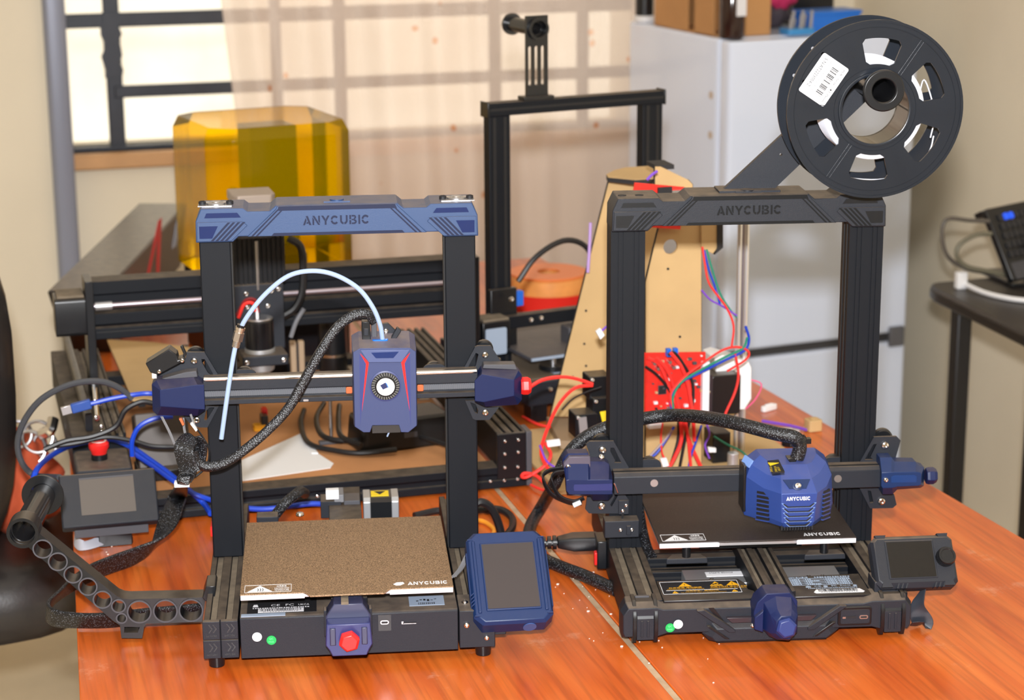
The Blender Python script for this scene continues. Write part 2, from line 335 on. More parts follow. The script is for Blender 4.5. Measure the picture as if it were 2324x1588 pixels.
# ================================================================ TABLES
def wood_mat(name):
    m = bpy.data.materials.new(name); m.use_nodes = True; nt = m.node_tree; b = nt.nodes['Principled BSDF']
    tc = nt.nodes.new('ShaderNodeTexCoord'); mp = nt.nodes.new('ShaderNodeMapping'); mp.inputs['Scale'].default_value = (14, 1.5, 14)
    nt.links.new(tc.outputs['Object'], mp.inputs[0])
    n1 = nt.nodes.new('ShaderNodeTexNoise'); n1.inputs['Scale'].default_value = 1.1; n1.inputs['Detail'].default_value = 7; n1.inputs['Distortion'].default_value = 1.4
    nt.links.new(mp.outputs[0], n1.inputs['Vector'])
    r = nt.nodes.new('ShaderNodeValToRGB'); e = r.color_ramp.elements
    e[0].position = .3; e[0].color = srgb((174, 70, 19)); e[1].position = .72; e[1].color = srgb((216, 115, 47))
    k = e.new(.5); k.color = srgb((202, 95, 31))
    nt.links.new(n1.outputs['Fac'], r.inputs['Fac'])
    mp2 = nt.nodes.new('ShaderNodeMapping'); mp2.inputs['Scale'].default_value = (160, 5, 160); nt.links.new(tc.outputs['Object'], mp2.inputs[0])
    n2 = nt.nodes.new('ShaderNodeTexNoise'); n2.inputs['Scale'].default_value = 1; n2.inputs['Detail'].default_value = 3; nt.links.new(mp2.outputs[0], n2.inputs['Vector'])
    r2 = nt.nodes.new('ShaderNodeValToRGB'); r2.color_ramp.elements[0].position = .35; r2.color_ramp.elements[0].color = (.62, .62, .62, 1); r2.color_ramp.elements[1].position = .55; r2.color_ramp.elements[1].color = (1, 1, 1, 1)
    nt.links.new(n2.outputs['Fac'], r2.inputs['Fac'])
    mu = nt.nodes.new('ShaderNodeMix'); mu.data_type = 'RGBA'; mu.blend_type = 'MULTIPLY'; mu.inputs[0].default_value = .55
    nt.links.new(r.outputs['Color'], mu.inputs[6]); nt.links.new(r2.outputs['Color'], mu.inputs[7])
    # spilled plaster dust and scuffs
    n3 = nt.nodes.new('ShaderNodeTexNoise'); n3.inputs['Scale'].default_value = 9; n3.inputs['Detail'].default_value = 9; n3.inputs['Roughness'].default_value = .75; nt.links.new(tc.outputs['Object'], n3.inputs['Vector'])
    r3 = nt.nodes.new('ShaderNodeValToRGB'); r3.color_ramp.elements[0].position = .60; r3.color_ramp.elements[0].color = (0, 0, 0, 1); r3.color_ramp.elements[1].position = .8; r3.color_ramp.elements[1].color = (.6, .6, .6, 1)
    nt.links.new(n3.outputs['Fac'], r3.inputs['Fac'])
    mx = nt.nodes.new('ShaderNodeMix'); mx.data_type = 'RGBA'; mx.inputs[7].default_value = srgb((236, 196, 168))
    nt.links.new(r3.outputs['Color'], mx.inputs[0]); nt.links.new(mu.outputs[2], mx.inputs[6]); nt.links.new(mx.outputs[2], b.inputs['Base Color'])
    b.inputs['Roughness'].default_value = .3; b.inputs['Coat Weight'].default_value = .25; b.inputs['Coat Roughness'].default_value = .16
    return m
WOOD = wood_mat('orange_cherry_veneer'); TLEG = mat('black_steel_leg', (30, 30, 33), .4, .3); STRIP = mat('grey_edge_strip', (176, 150, 122), .7, var=.3, vscale=30)
def table(label, o, strip):
    """o: top outline near-left, near-right, far-right, far-left"""
    cx = sum(p[0] for p in o)/4; cy = sum(p[1] for p in o)/4
    t = thing('wooden_table', label, 'table', (cx, cy, -750))
    q = [(x-cx, y-cy) for x, y in o]
    b = M(); b.prism(q, 'z', 722, 750); b.build('tabletop', WOOD, t, bevel=1.5)
    if strip: b = M(); b.prism([(q[1][0]+.1, q[1][1]), (q[1][0]+7.6, q[1][1]), (q[2][0]+7.6, q[2][1]), (q[2][0]+.1, q[2][1])], 'z', 723, 749); b.build('edge_strip', STRIP, t)
    for k, (sx, sy) in enumerate(((1, 1), (-1, 1), (-1, -1), (1, -1))):
        b = M(); x, y = q[k][0]+sx*45, q[k][1]+sy*70; b.box(x-20, x+20, y-20, y+20, 0, 722); b.build('leg', TLEG, t, bevel=3)
    b = M(); b.box(q[3][0]+70, q[2][0]-70, q[2][1]-90, q[2][1]-72, 560, 722); b.build('modesty_panel', WOOD, t)
table('glossy orange wooden table on the left, under the printer with a loose filament arm', [(76,1730),(698,1730),(698,4060),(203,4060)], True)
table('glossy orange wooden table on the right, under the printer that carries the filament spool', [(706.5,1730),(1326,1730),(1188,4060),(706.5,4060)], False)

# ================================================================ FRIDGE AND WHAT STANDS ON IT
FRI = mat('white_enamel', (222, 232, 252), .22, coat=.4)
fr = thing('refrigerator', 'white two-door refrigerator standing behind the table, clutter on its top', 'refrigerator', (1670, 4250, -750), R(7.5))
b = M(); b.prism(rrect(0, 492, 30, 482, 14), 'z', 30, 1168); b.build('body', FRI, fr, bevel=6)
b = M(); b.prism(rrect(0, 492, -22, 26, 12), 'z', 462, 1166); ud = b.build('upper_door', FRI, fr, bevel=6)
b = M(); b.prism(rrect(0, 492, -22, 26, 12), 'z', 60, 440); ld = b.build('lower_door', FRI, fr, bevel=6)
b = M(); b.box(8, 486, -6, 30, 440, 462); b.build('door_gap', mat('dark_gasket', (62, 60, 60), .7), fr)
b = M(); b.box(440, 480, -32, -20, 430, 478); b.build('hinge_cover', mat('grey_hinge', (92, 92, 96), .5), fr, bevel=3)
for z in (1040, 950):
    b = M(); b.cyl((-1, 60, z), (2, 60, z), 9, n=16); b.build('screw_plug', mat('tan_plug', (196, 178, 160), .7), fr)
for x in (40, 450):
    for y in (60, 440):
        b = M(); b.cyl((x, y, 0), (x, y, 32), 16, n=14); b.build('foot', BLKS, fr)
def onf(x, y, z=0):      # a spot on the fridge top
    c, s_ = math.cos(R(7.5)), math.sin(R(7.5)); return (1670+c*x-s_*y, 4250+s_*x+c*y, 418.5+z)
def ft(name, label, cat, x, y, rz=7.5, group=None): return thing(name, label, cat, onf(x, y), R(rz), group)
t = ft('cardboard_carton', 'open brown cardboard carton with a cut-out side on the left of the refrigerator top', 'carton', 42, 235)
for bx in ((-34, -30, -165, -75, 0, 240), (-34, -30, -40, 120, 0, 240), (-34, 30, 120, 124, 0, 240), (-34, 30, -165, 120, 0, 4), (30, 34, -165, 124, 0, 240), (-34, -30, -75, -40, 170, 240)):
    b = M(); b.box(*bx); b.build('panel', CARD, t)
t = ft('cardboard_carton', 'tall brown cardboard carton on the refrigerator top, right of the dark jar', 'carton', 113, 60)
b = M(); b.box(-32, 32, -6, 110, 0, 230); b.build('body', CARD, t, bevel=2)
b = M(); b.box(-30, 30, -4, 108, 230, 233); b.build('flap', CARD, t)
t = ft('glass_jar', 'dark glass jar with a white label between two cartons on the refrigerator', 'jar', 33, 32)
b = M(); b.lathe([(0, 0), (26, 0), (28, 5), (28, 120), (20, 135), (20, 145), (0, 145)], (0, 0, 0), (0, 0, 1), 24); b.build('body', mat('dark_brown_glass', (48, 30, 26), .12), t)
b = M(); b.lathe([(22, 145), (22, 162), (0, 163)], (0, 0, 0), (0, 0, 1), 24); b.lathe([(0, 145), (22, 145)], (0, 0, 0), (0, 0, 1), 24); b.build('lid', mat('yellow_lid', (214, 190, 60), .4), t)
b = M(); b.box(-4, 20, -29.2, -26, 50, 115); b.build('label', PAPER, t)
t = ft('black_canister', 'black canister with a pale cap lying at the far left of the refrigerator top', 'canister', 22, 440)
b = M(); b.cyl((0, 0, 16), (0, 0, 150), 22); b.build('body', BLKS, t); b = M(); b.cyl((0, 0, 0), (0, 0, 16), 25); b.build('cap', WHITE, t, bevel=3)
t = ft('cloth_bundle', 'crumpled pink and purple cloth bundle on the refrigerator, behind the parts tray', 'cloth', 225, 180)
for nm, col, (ox, oy, oz), rr in (('fold', (196, 44, 96), (10, 0, 72), 44), ('fold', (92, 62, 130), (-36, 10, 52), 38), ('fold', (70, 62, 70), (0, 20, 36), 52)):
    bmx = bmesh.new(); bmesh.ops.create_icosphere(bmx, subdivisions=3, radius=1)
    b = M(); b.add([(ox+v.co.x*rr*(1+.25*math.sin(v.co.z*7+v.co.x*5)), oy+v.co.y*rr*.8*(1+.2*math.sin(v.co.x*9)), max(1, oz+v.co.z*rr*.72*(1+.2*math.sin(v.co.y*8)))) for v in bmx.verts], [[v.index for v in f.verts] for f in bmx.faces])
    bmx.free(); b.build(nm, mat('cloth_%d' % col[0], col, .8), t, smooth_ang=180)
t = ft('parts_tray', 'light blue tray of small clear parts at the front of the refrigerator top', 'tray', 205, 40)
b = M(); b.prism(rrect(-34, 34, -24, 24, 6), 'z', 0, 14); b.build('tray', mat('sky_blue_plastic', (60, 140, 200), .4), t, bevel=1)
for k in range(9):
    b = M(); x = -26+6.6*k; b.cyl((x, -14+7*(k % 4), 12), (x+5, -10+6*(k % 4), 34+9*(k % 3)), 4, n=8); b.build('part', mat('clear_grey_part', (150, 148, 150), .3), t)
t = ft('blue_container', 'bright blue plastic container on the right of the refrigerator top', 'container', 315, 90)
b = M(); b.prism(rrect(-70, 66, -40, 40, 8), 'z', 0, 44, 1.0); b.build('body', mat('bright_blue_plastic', (28, 110, 205), .35), t, bevel=2)
b = M(); b.prism(rrect(-73, 69, -43, 43, 8), 'z', 38, 46); b.build('rim', mat('bright_blue_plastic', (28, 110, 205), .35), t, bevel=1)
t = ft('black_case', 'flat black case with a beige lid behind the blue container on the refrigerator', 'case', 350, 230)
b = M(); b.box(-60, 50, -30, 50, 0, 82); b.build('body', BLKS, t, bevel=3); b = M(); b.box(-60, 50, -30, 50, 82, 100); b.build('lid', mat('beige_lid', (150, 132, 108), .5), t, bevel=3)

# ================================================================ SIDE TABLE, LAPTOP, CABLES (right)
t = thing('side_table', 'black side table with rounded corner against the wall at right, holding a laptop', 'side table', (1855, 3600, -750))
BLT = mat('dark_table_laminate', (46, 42, 40), .4, var=.1)
out = [(-20, -430)]+[(-14+(0)*0, -110)]+[(18-32*math.cos(R(a)), -70+75*math.sin(R(a))) for a in (0, 22, 45, 67, 90)]+[(430, 36), (430, -430)]
b = M(); b.prism(out, 'z', 722, 750); b.build('tabletop', BLT, t, bevel=6)
b = M(); b.prism([(p[0]-1.5 if p[0] < 0 else p[0], p[1]) for p in out], 'z', 728, 742); b.build('edge_band', BLKS, t)
for x, y in ((22, -100), (395, -20), (22, -400), (395, -400)):
    b = M(); b.box(x-16, x+16, y-16, y+16, 0, 722); b.build('leg', TLEG, t, bevel=4)
lp = thing('laptop', 'black laptop propped steeply on the side table, dark keys facing left', 'laptop', (2010, 3520, 12), 0)
LT = [(1948.7,3560,150.5)][0]; LV = Vector((-.21, .45, .87)).normalized()
TL = frame(Vector(LT)-Vector((2010, 3520, 12))-LV*152, (.906, .423, 0), LV)
b = M(); b.T = TL; b.prism(rrect(0, 300, 0, 152, 6), 'z', -14, 0); b.build('body', BLKS, lp, bevel=2)
b = M(); b.T = TL; b.prism(rrect(12, 288, 2, 36, 3), 'z', 0, .8); b.build('palm_rest', DGREY, lp)
KEY = None
for r_ in range(5):
    for c in range(9):
        blu = r_ == 4 and c in (1, 2)
        b = M(); b.T = TL; x = 16+c*17+r_*2.5; y = 46+r_*19
        b.prism(rrect(x, x+14, y, y+14, 5), 'z', 0, 3.4); b.build('key', mat('lit_blue_key', (24, 80, 220), .3, emit=.9) if blu else mat('laptop_key', (36, 37, 42), .5), lp)
b = M(); b.T = TL; b.box(0, 300, 140, 152, -30, -13); b.build('stand_foot', BLKS, lp)
b = M(); b.box(-20, 190, -10, 130, -11.5, -3); b.box(60, 90, 20, 90, -3, 90); b.build('stand_base', BLKS, lp, bevel=2)
CB1 = [(1947.8,3540,129.8),(1904.9,3540,134.1),(1857.5,3540,139.5),(1847.7,3540,111.4),(1861.3,3540,66.9),(1900.6,3540,39.8),(1948.9,3540,27.9),(2006.9,3540,20.5)]
CB2 = [(1942.9,3520,109.5),(1909.9,3520,108.9),(1876,3520,91.8),(1871.6,3520,68.6),(1894.5,3520,47.1),(1937.7,3520,35.5),(1995.9,3520,20.2)]
b = M(); b.tube(CB1, 4.2); tag(b.build('laptop_cable', mat('dark_grey_cable', (86, 80, 74), .5)), 'dark looped cable plugged into the upper left side of the laptop', 'cable')
b = M(); b.tube(CB2, 4.8); tag(b.build('laptop_cable', mat('olive_grey_cable', (104, 100, 84), .5)), 'olive grey cable curving below the other one at the laptop side', 'cable')
t = thing('charging_adapter', 'white charging plug with short cable lying on the side table corner', 'adapter', [(1890.9,3535.5,0)][0])
b = M(); b.prism(rrect(-11, 11, -9, 9, 4), 'z', 0, 34); b.build('plug', WHITE, t, bevel=3)
b = M(); b.tube([(6, -4, 10), (16, -70, 6), (40, -130, 6), (78, -165, 6)], 5); b.build('cord', WHITE, t)
b = M(); b.cyl((74, -160, 8), (100, -185, 8), 8); b.build('connector', WHITE, t, bevel=2)

# ================================================================ OFFICE CHAIR AND BAG (left)
LEA = mat('black_leather', (34, 31, 31), .42, grain=.3, gscale=250, coat=.2)
ch = thing('office_chair', 'black leather office chair pushed up to the left side of the orange table', 'chair', (-60, 3060, -750))
def oval(cx, cy, z, rx, ry, n, p=.55): return [(cx+rx*math.copysign(abs(math.cos(a))**p, math.cos(a)), cy+ry*math.copysign(abs(math.sin(a))**p, math.sin(a)), z) for a in [2*math.pi*j/n for j in range(n)]]
b = M(); b.loft([oval(0, 0, z, rx, ry, 28) for z, rx, ry in ((500, 190, 210), (515, 222, 245), (545, 232, 255), (590, 228, 250), (612, 205, 225), (620, 150, 170))]); b.build('seat', LEA, ch, smooth_ang=70)
TB = frame((-70, -215, 720), (1, .15, 0), (0, -.16, 1)); b = M(); b.T = TB
b.loft([[(200*k_*math.copysign(abs(math.cos(a))**.7, math.cos(a)), 160+300*k_*math.copysign(abs(math.sin(a))**.7, math.sin(a)), z) for a in [2*math.pi*j/36 for j in range(36)]] for z, k_ in ((-45, .8), (-36, .93), (-10, 1), (14, .98), (36, .88), (44, .76))])
b.build('backrest', LEA, ch, smooth_ang=70)
b = M(); b.ribbon([(-60, -90, 540), (-70, -200, 580), (-72, -240, 680), (-74, -250, 780)], [(1, 0, 0)]*4, 70, 14); b.build('back_bracket', TLEG, ch)
b = M(); b.cyl((0, 0, 110), (0, 0, 502), 28); b.build('gas_column', TLEG, ch)
for k in range(5):
    a = R(72*k+20); d = Vector((math.cos(a), math.sin(a), 0)); s_ = Vector((-d.y, d.x, 0))
    b = M(); b.loft([[tuple(d*r0+s_*(s1*w_)+Vector((0, 0, z+s2))) for s1, s2 in ((-1, -12), (1, -12), (1, 12), (-1, 12))] for r0, w_, z in ((20, 24, 125), (290, 14, 75))]); lg = b.build('base_leg', TLEG, ch, bevel=3)
    b = M(); c = d*288; b.cyl(tuple(c+s_*-16+Vector((0, 0, 28))), tuple(c+s_*16+Vector((0, 0, 28))), 28); b.cyl(tuple(c+Vector((0, 0, 30))), tuple(c+Vector((0, 0, 70))), 8); b.build('caster', BLKS, lg)
bg = thing('tote_bag', 'crumpled rust orange cloth bag with silver rings lying on the office chair', 'bag', (66, 3030, -129))
bmx = bmesh.new(); bmesh.ops.create_icosphere(bmx, subdivisions=4, radius=1)
b = M(); b.add([(v.co.x*66*(1+.12*math.sin(v.co.z*9+v.co.y*4)), v.co.y*92*(1+.1*math.sin(v.co.x*8)), max(0, 64+v.co.z*78*(1+.12*math.sin(v.co.x*10+v.co.y*6)))) for v in bmx.verts], [[v.index for v in f.verts] for f in bmx.faces]); bmx.free()
b.build('body', mat('rust_orange_cloth', (186, 78, 44), .8, var=.15, vscale=14, grain=.3, gscale=300), bg, smooth_ang=180)
for k, (x, z, rr) in enumerate(((20, 132, 24), (34, 146, 22), (8, 150, 18), (44, 128, 17))):
    b = M(); n = 28; b.tube([(x+rr*math.cos(2*math.pi*i/n), -48+8*k+8*math.sin(2*math.pi*i/n), z+rr*math.sin(2*math.pi*i/n)) for i in range(n+1)], 2.6, sm=1); b.build('metal_ring', STEEL, bg)
bmx = bmesh.new(); bmesh.ops.create_icosphere(bmx, subdivisions=3, radius=9); b = M(); b.add([(v.co.x-16, v.co.y-66, v.co.z+104) for v in bmx.verts], [[v.index for v in f.verts] for f in bmx.faces]); bmx.free(); b.build('ball_clasp', CHROME, bg, smooth_ang=180)
b = M(); b.tube([(40, -40, 150), (52, -50, 158), (58, -40, 172)], 9); b.build('ring_clip', CHROME, bg)

# ================================================================ THE TWO DESKTOP PRINTERS (shared shapes)
PRA = (424, 2269, 0, R(-10.23)); PRB = (891, 2184, 0, R(-11.61))
def rail_profile(w, h, slots, depth=7, sw=6):
    """outline of an aluminium extrusion seen on end (0..w, 0..h) with open slots in its top"""
    o = [(0, 0), (w, 0), (w, h)]
    for c in sorted(slots, reverse=True): o += [(c+sw/2, h), (c+sw/2, h-depth), (c-sw/2, h-depth), (c-sw/2, h)]
    return o+[(0, h)]
def side_rail(par, x0, x1, y0, y1, z0, z1, slots, sw=7):
    b = M(); b.prism([(x0+p[0], z0+p[1]) for p in rail_profile(x1-x0, z1-z0, slots, 6, sw)], 'y', y0, y1); o = b.build('side_rail', ALU, par, bevel=.8)
    for c in slots:
        b = M(); b.box(x0+c-sw/2+.3, x0+c+sw/2-.3, y0+.5, y1-.5, z1-6, z1-3.6); b.build('slot_cover', DUSTY, o)
    return o
def top_beam(par, mats, word_t):
    body, dark, gloss = mats
    bo = [(-160,438),(-159.4,462.5),(-153,476.5),(-106,476.5),(-101,472.5),(-76,472.5),(-69,478.5),(68,478.5),(75,472.5),(101,472.5),(106,476.5),(153,476.5),(159.4,462.5),(160,438),(121,438),(115,444),(-112,444),(-118.5,438)]
    b = M(); b.prism(bo, 'y', -9, 46); beam = b.build('top_beam', body, par, bevel=1)
    b = M(); ce = [(-68,473.5),(-70,474.6),(-68.8,478.2),(67.8,478.2),(69,474.6),(100.5,444.3),(-100.5,444.3)]
    ce = [(-69,474.8),(-67.5,478.2),(66.8,478.2),(69.5,474.8),(101,444.3),(-102,444.3)]
    b.prism(ce, 'y', -12.5, -9); b.build('centre_panel', body, beam, bevel=.6)
    T = FRONT(0, -12.5, 0)
    b = M(); b.flat([(-67,473.2),(-66,478),(65.5,478),(67.5,473.2)], T, .3); b.flat([(-75,444.4),(-72,447.8),(73,447.8),(76,444.4)], T, .3)
    for k in (0, 1):      # pairs of diagonal grooves on either end of the panel
        b.flat([(-64+k*5,478),(-61.8+k*5,478),(-95.3+k*5,444.6),(-97.8+k*5,444.6)], T, .35)
        b.flat([(62-k*5,478),(60-k*5,478),(93-k*5,444.6),(95.6-k*5,444.6)], T, .35)
    b.build('inset_band', dark, beam)
    for sx in (-1, 1):
        f = (lambda p: [(sx*x, z) for x, z in p])
        b = M(); b.prism(f([(158.6,439.5),(157.6,461.5),(107,461.5),(101.5,457),(120,439.5)]), 'y', -11.2, -9); b.build('corner_panel', body, beam, bevel=.5)
        T2 = FRONT(0, -11.2, 0); b = M()
        for k in range(4): b.flat(f([(103.5+k*5.6,461),(106.6+k*5.6,461),(127.8+k*5.2,439.8),(124.6+k*5.2,439.8)]), T2, .35)
        b.build('groove', dark, beam)
        b = M(); b.flat(f([(155.5,443),(155.6,457),(134.5,457),(141.5,443)]), T2, .5); b.build('corner_window', gloss, beam)
        T3 = FRONT(0, -9, 0)
        b = M(); b.flat(f([(149.5,466),(147,471.5),(112.5,471.5),(108.5,466)]), T3, .6); b.build('corner_window', gloss, beam)
    b = M(); b.word(FRONT(-39, -12.5, 456), 10.5, 79, word_t); b.build('raised_name', dark, beam)
    b = M(); b.box(-15, 15, 2, 20, 478, 480); b.cyl((0, 10, 480), (0, 10, 481.5), 8); b.build('cable_cover', body, beam)
    return beam
def wheel(par, x, y, z, r=9.5):
    b = M(); b.lathe([(0, -5), (r-2, -5), (r, -3), (r, 3), (r-2, 5), (0, 5)], (x, y, z), (0, 1, 0), 28); o = b.build('roller_wheel', BLKS, par)
    b = M(); b.lathe([(0, -6), (3.5, -6), (3.5, 6), (0, 6)], (x, y, z), (0, 1, 0), 12); b.build('bearing', STEEL, o); return o
def warning_print(b, T, w, h):
    """framed hot-surface warning: frame, triangle with rising waves, two scripts"""
    e = .55
    for r_ in ((0, w, 0, e), (0, w, h-e, h), (0, e, 0, h), (w-e, w, 0, h)): b.rect(T, *r_, t=.2)
    tx, tw = 3.2, h*1.22
    b.flat([(tx, 2.2), (tx+tw, 2.2), (tx+tw/2, h-2.4)], T, .2)
    b.text('注意高温', T @ Matrix.Translation((tx+tw+4.5, h*.62, 0)), h*.24, w-tx-tw-10, .2, .02)
    b.text('CAUTION HIGH', T @ Matrix.Translation((tx+tw+2.4, h*.36, 0)), h*.2, w-tx-tw-5, .2, .02)
    b.text('TEMPERATURE', T @ Matrix.Translation((tx+tw+2.4, h*.11, 0)), h*.2, w-tx-tw-5, .2, .02)
def waves(T, w, h, n=3):
    b = M(); tx, tw = 3.2, h*1.22
    for k in range(n):
        x = tx+tw/2-2.6+2.6*k; b.flat([(x, 3), (x+.7, 3), (x+1.5, h*.3), (x+.7, h*.5), (x, h*.5), (x+.8, h*.3)], T, .35)
    return b
def dashes(b, T, x, y, n, w, h, gap=.5, t=.3):
    """line of illegible small print"""
    for k in range(n): b.rect(T, x+k*(w+gap), x+k*(w+gap)+w*(.7+.3*((k*7) % 3)/2), y, y+h, t)
def barcode(b, T, w, h, seed=3):
    rnd = random.Random(seed); x = 0
    while x < w-1:
        k = rnd.choice((.35, .35, .7, 1.0)); b.rect(T, x, min(w, x+k), 0, h, .3); x += k+rnd.choice((.35, .5, .8))
def bed_mat(name, base, spk, sc, lo, hi, rough, metal):
    m = bpy.data.materials.new(name); m.use_nodes = True; nt = m.node_tree; b = nt.nodes['Principled BSDF']
    tc = nt.nodes.new('ShaderNodeTexCoord'); n = nt.nodes.new('ShaderNodeTexNoise'); n.inputs['Scale'].default_value = sc; n.inputs['Detail'].default_value = 3
    nt.links.new(tc.outputs['Object'], n.inputs['Vector']); r = nt.nodes.new('ShaderNodeValToRGB')
    r.color_ramp.elements[0].position = lo; r.color_ramp.elements[0].color = srgb(base); r.color_ramp.elements[1].position = hi; r.color_ramp.elements[1].color = srgb(spk)
    nt.links.new(n.outputs['Fac'], r.inputs['Fac']); nt.links.new(r.outputs['Color'], b.inputs['Base Color'])
    bp = nt.nodes.new('ShaderNodeBump'); bp.inputs['Strength'].default_value = .35; bp.inputs['Distance'].default_value = .0004
    nt.links.new(n.outputs['Fac'], bp.inputs['Height']); nt.links.new(bp.outputs['Normal'], b.inputs['Normal'])
    b.inputs['Roughness'].default_value = rough; b.inputs['Metallic'].default_value = metal; return m
def print_bed(par, x0, x1, y0, y1, z, top, tab, white, name_at, logo):
    """heated bed: aluminium plate with pale front edge, flexible sheet with a front tab on top"""
    b = M(); b.box(x0+1, x1-1, y0+3, y1-2, z-7, z-2.4); bed = b.build('heated_bed', ALUM, par, bevel=.5)
    b = M(); b.prism([(x0, y0), (x0+70, y0), (x0+76, y0-tab), (x1-76, y0-tab), (x1-70, y0), (x1, y0), (x1, y1), (x0, y1)], 'z', z-2, z); sheet = b.build('flexible_sheet', top, par, bevel=.5)
    for o in ([(x0+.5, y0-1.6), (x0+70, y0-1.6), (x0+66, y0+2), (x0+.5, y0+2)], [(x1-70, y0-1.6), (x1-.5, y0-1.6), (x1-.5, y0+2), (x1-66, y0+2)]):
        b = M(); b.prism(o, 'z', z-6.5, z-1.2); b.build('front_edge', white, bed, bevel=.4)
    b = M(); T = FLAT(x0+4.5, y0+4.5, z); warning_print(b, T, 51, 22); b.build('warning_print', PAPER, sheet)
    b = M(); b.word(FLAT(name_at, y0+9, z), 9, 46, .2)
    if logo: b.flat([(name_at-16, y0+13), (name_at-12, y0+18), (name_at-5, y0+18.5), (name_at-3.5, y0+14), (name_at-8, y0+9), (name_at-13, y0+9)], FLAT(0, 0, z), .2)
    b.build('name_print', PAPER, sheet)
    waves(T, 51, 22).build('warning_symbol', INK, sheet)
    return bed
def sticker(par, x, y, z, col, name='round_sticker'):
    b = M(); b.cyl((x, y, z), (x, y-.5, z), 5.3, n=24); o = b.build(name, col, par)
    b = M(); T = FRONT(x, y-.5, z); b.text('QC', T @ Matrix.Translation((-2.4, .4, 0)), 2.6, None, .15); b.text('PASS', T @ Matrix.Translation((-3, -2.8, 0)), 2, None, .15)
    b.build('sticker_print', mat('sticker_ink', (120, 130, 140), .6) if col is PAPER else mat('sticker_green_ink', (120, 220, 160), .6), o); return o
def facet(par, name, outer, inner, y0, y1, y2, m, bevel=.5):
    """moulded cover: outer outline kept from y0 to y1, then faceted down to the inner outline at y2"""
    b = M(); b.loft([[(x, y0, z) for x, z in outer], [(x, y1, z) for x, z in outer], [(x, y2, z) for x, z in inner]]); return b.build(name, m, par, bevel=bevel, smooth_ang=20)
def stepper(par, x, y, z, s=42, ln=38, ax='z', sticker_=True):
    """stepper motor: two bare end caps with cut corners and a black laminated middle"""
    c = 5; o = [(-s/2+c,-s/2),(s/2-c,-s/2),(s/2,-s/2+c),(s/2,s/2-c),(s/2-c,s/2),(-s/2+c,s/2),(-s/2,s/2-c),(-s/2,-s/2+c)]
    def pr(b, a, e, k=1.0): b.prism([(p[0]*k+(x if ax != 'x' else y), p[1]*k+(y if ax == 'z' else z)) for p in o], ax, a, e)
    base = {'x': x, 'y': y, 'z': z}[ax]
    b = M(); pr(b, base, base+9); pr(b, base+ln-9, base+ln); mo = b.build('stepper_motor', ALUM, par, bevel=.8)
    b = M(); pr(b, base+9, base+ln-9, .97); b.build('lamination', BLKS, mo); return mo
def knob6(par, name, c, ax, r, ln, m):
    """faceted thumb knob"""
    d = Vector(ax); u = d.orthogonal().normalized(); v = d.cross(u); c = Vector(c)
    ring = lambda k, rr, h, n=12: [tuple(c+d*h+(u*math.cos(2*math.pi*(i+k)/n)+v*math.sin(2*math.pi*(i+k)/n))*rr*(1 if i % 2 else .88)) for i in range(n)]
    b = M(); b.loft([ring(0, r*.9, 0), ring(0, r, ln*.25), ring(0, r, ln*.7), ring(0, r*.78, ln)]); o = b.build(name, m, par, bevel=.6, smooth_ang=15)
    return o

# ================================================================ LEFT PRINTER (navy beam, brown sheet)
A = thing('desktop_printer', 'desktop printer with blue top beam, brown print sheet and white looping feed tube', 'printer', PRA[:3], PRA[3])
def fm(name, m, bev=0, par=None, **k): return lambda b: b.build(name, m, par or A, bevel=bev, **k)
# ---- base
side_rail(A, -158.5, -121.5, -195, 195, 13, 57, (10, 27))
side_rail(A, 121, 158.5, -165, 195, 13, 57, (10, 27), 6)
b = M()
for i in (0, 1):
    for k in (0, 1): b.box(-160+19.6*i, -141.2+19.6*i, -201, -194, 14+22*k, 35.2+22*k)
ec = b.build('end_cap', BLK, A, bevel=.7)
b = M()
for i in (0, 1):
    for k in (0, 1):
        T = FRONT(-160+19.6*i, -201, 14+22*k)
        b.flat([(6,8),(9.5,13),(6,18),(7.5,18),(11,13),(7.5,8)], T, .3); b.flat([(10.5,8),(14,13),(10.5,18),(12,18),(15.5,13),(12,8)], T, .3)
        b.word(T @ Matrix.Translation((3.5, 3.4, 0)), 2.2, 12.5, .25)
b.build('embossed_mark', BLKS, ec)
b = M(); b.box(120, 159.5, -200, -150, 13.5, 57.5); fb = b.build('front_block', BLK, A, bevel=1)
screw(A, 128, -200, 41, 3.6); screw(A, 150, -200, 25, 3.2); screw(A, 128, -176, 57.5, 3.8, (0, 0, 1))
for x in (-147, 147):
    for y in (-186, 176):
        b = M(); b.cyl((x, y, 0), (x, y, 14), 8.4, 9.6, 24); b.build('rubber_foot', BLKS, A, bevel=.8)
b = M(); b.prism([(-199.6, 12), (-199.6, 58), (-197.5, 60), (-60, 60), (-60, 12)], 'x', -119.5, 118.6); ebox = b.build('electronics_box', BLK, A, bevel=.8)
T = FLAT(0, 0, 60)
b = M(); b.rect(T, -112, -36, -190, -146, .3); b.build('rating_label', INK, ebox)
b = M(); b.text('CE', FLAT(-86, -171, 60), 6, None, .5); b.text('FC', FLAT(-70, -171, 60), 6, None, .5); b.text('UKCA', FLAT(-56, -171, 60), 5, 12, .5)
b.flat([(-106,-171),(-100,-171),(-101,-164.5),(-105,-164.5)], T, .5); dashes(b, T, -106, -176, 24, 2.1, 1.6, .5, .5); b.rect(T, -100, -50, -188.5, -178, .5)
b.build('label_print', PAPER, ebox)
b = M(); barcode(b, FLAT(-98, -184.5, 60.3), 46, 6); b.text('K129241020019', FLAT(-94, -187.8, 60.3), 2.4, 38, .35); b.build('barcode', INK, ebox)
b = M(); b.rect(T, -118, -70, -198, -190.6, .5); b.build('security_label', PALE, ebox)
b = M(); b.rect(T, 66, 105, -186, -158, .5); pl = b.build('pale_label', PALE, ebox)
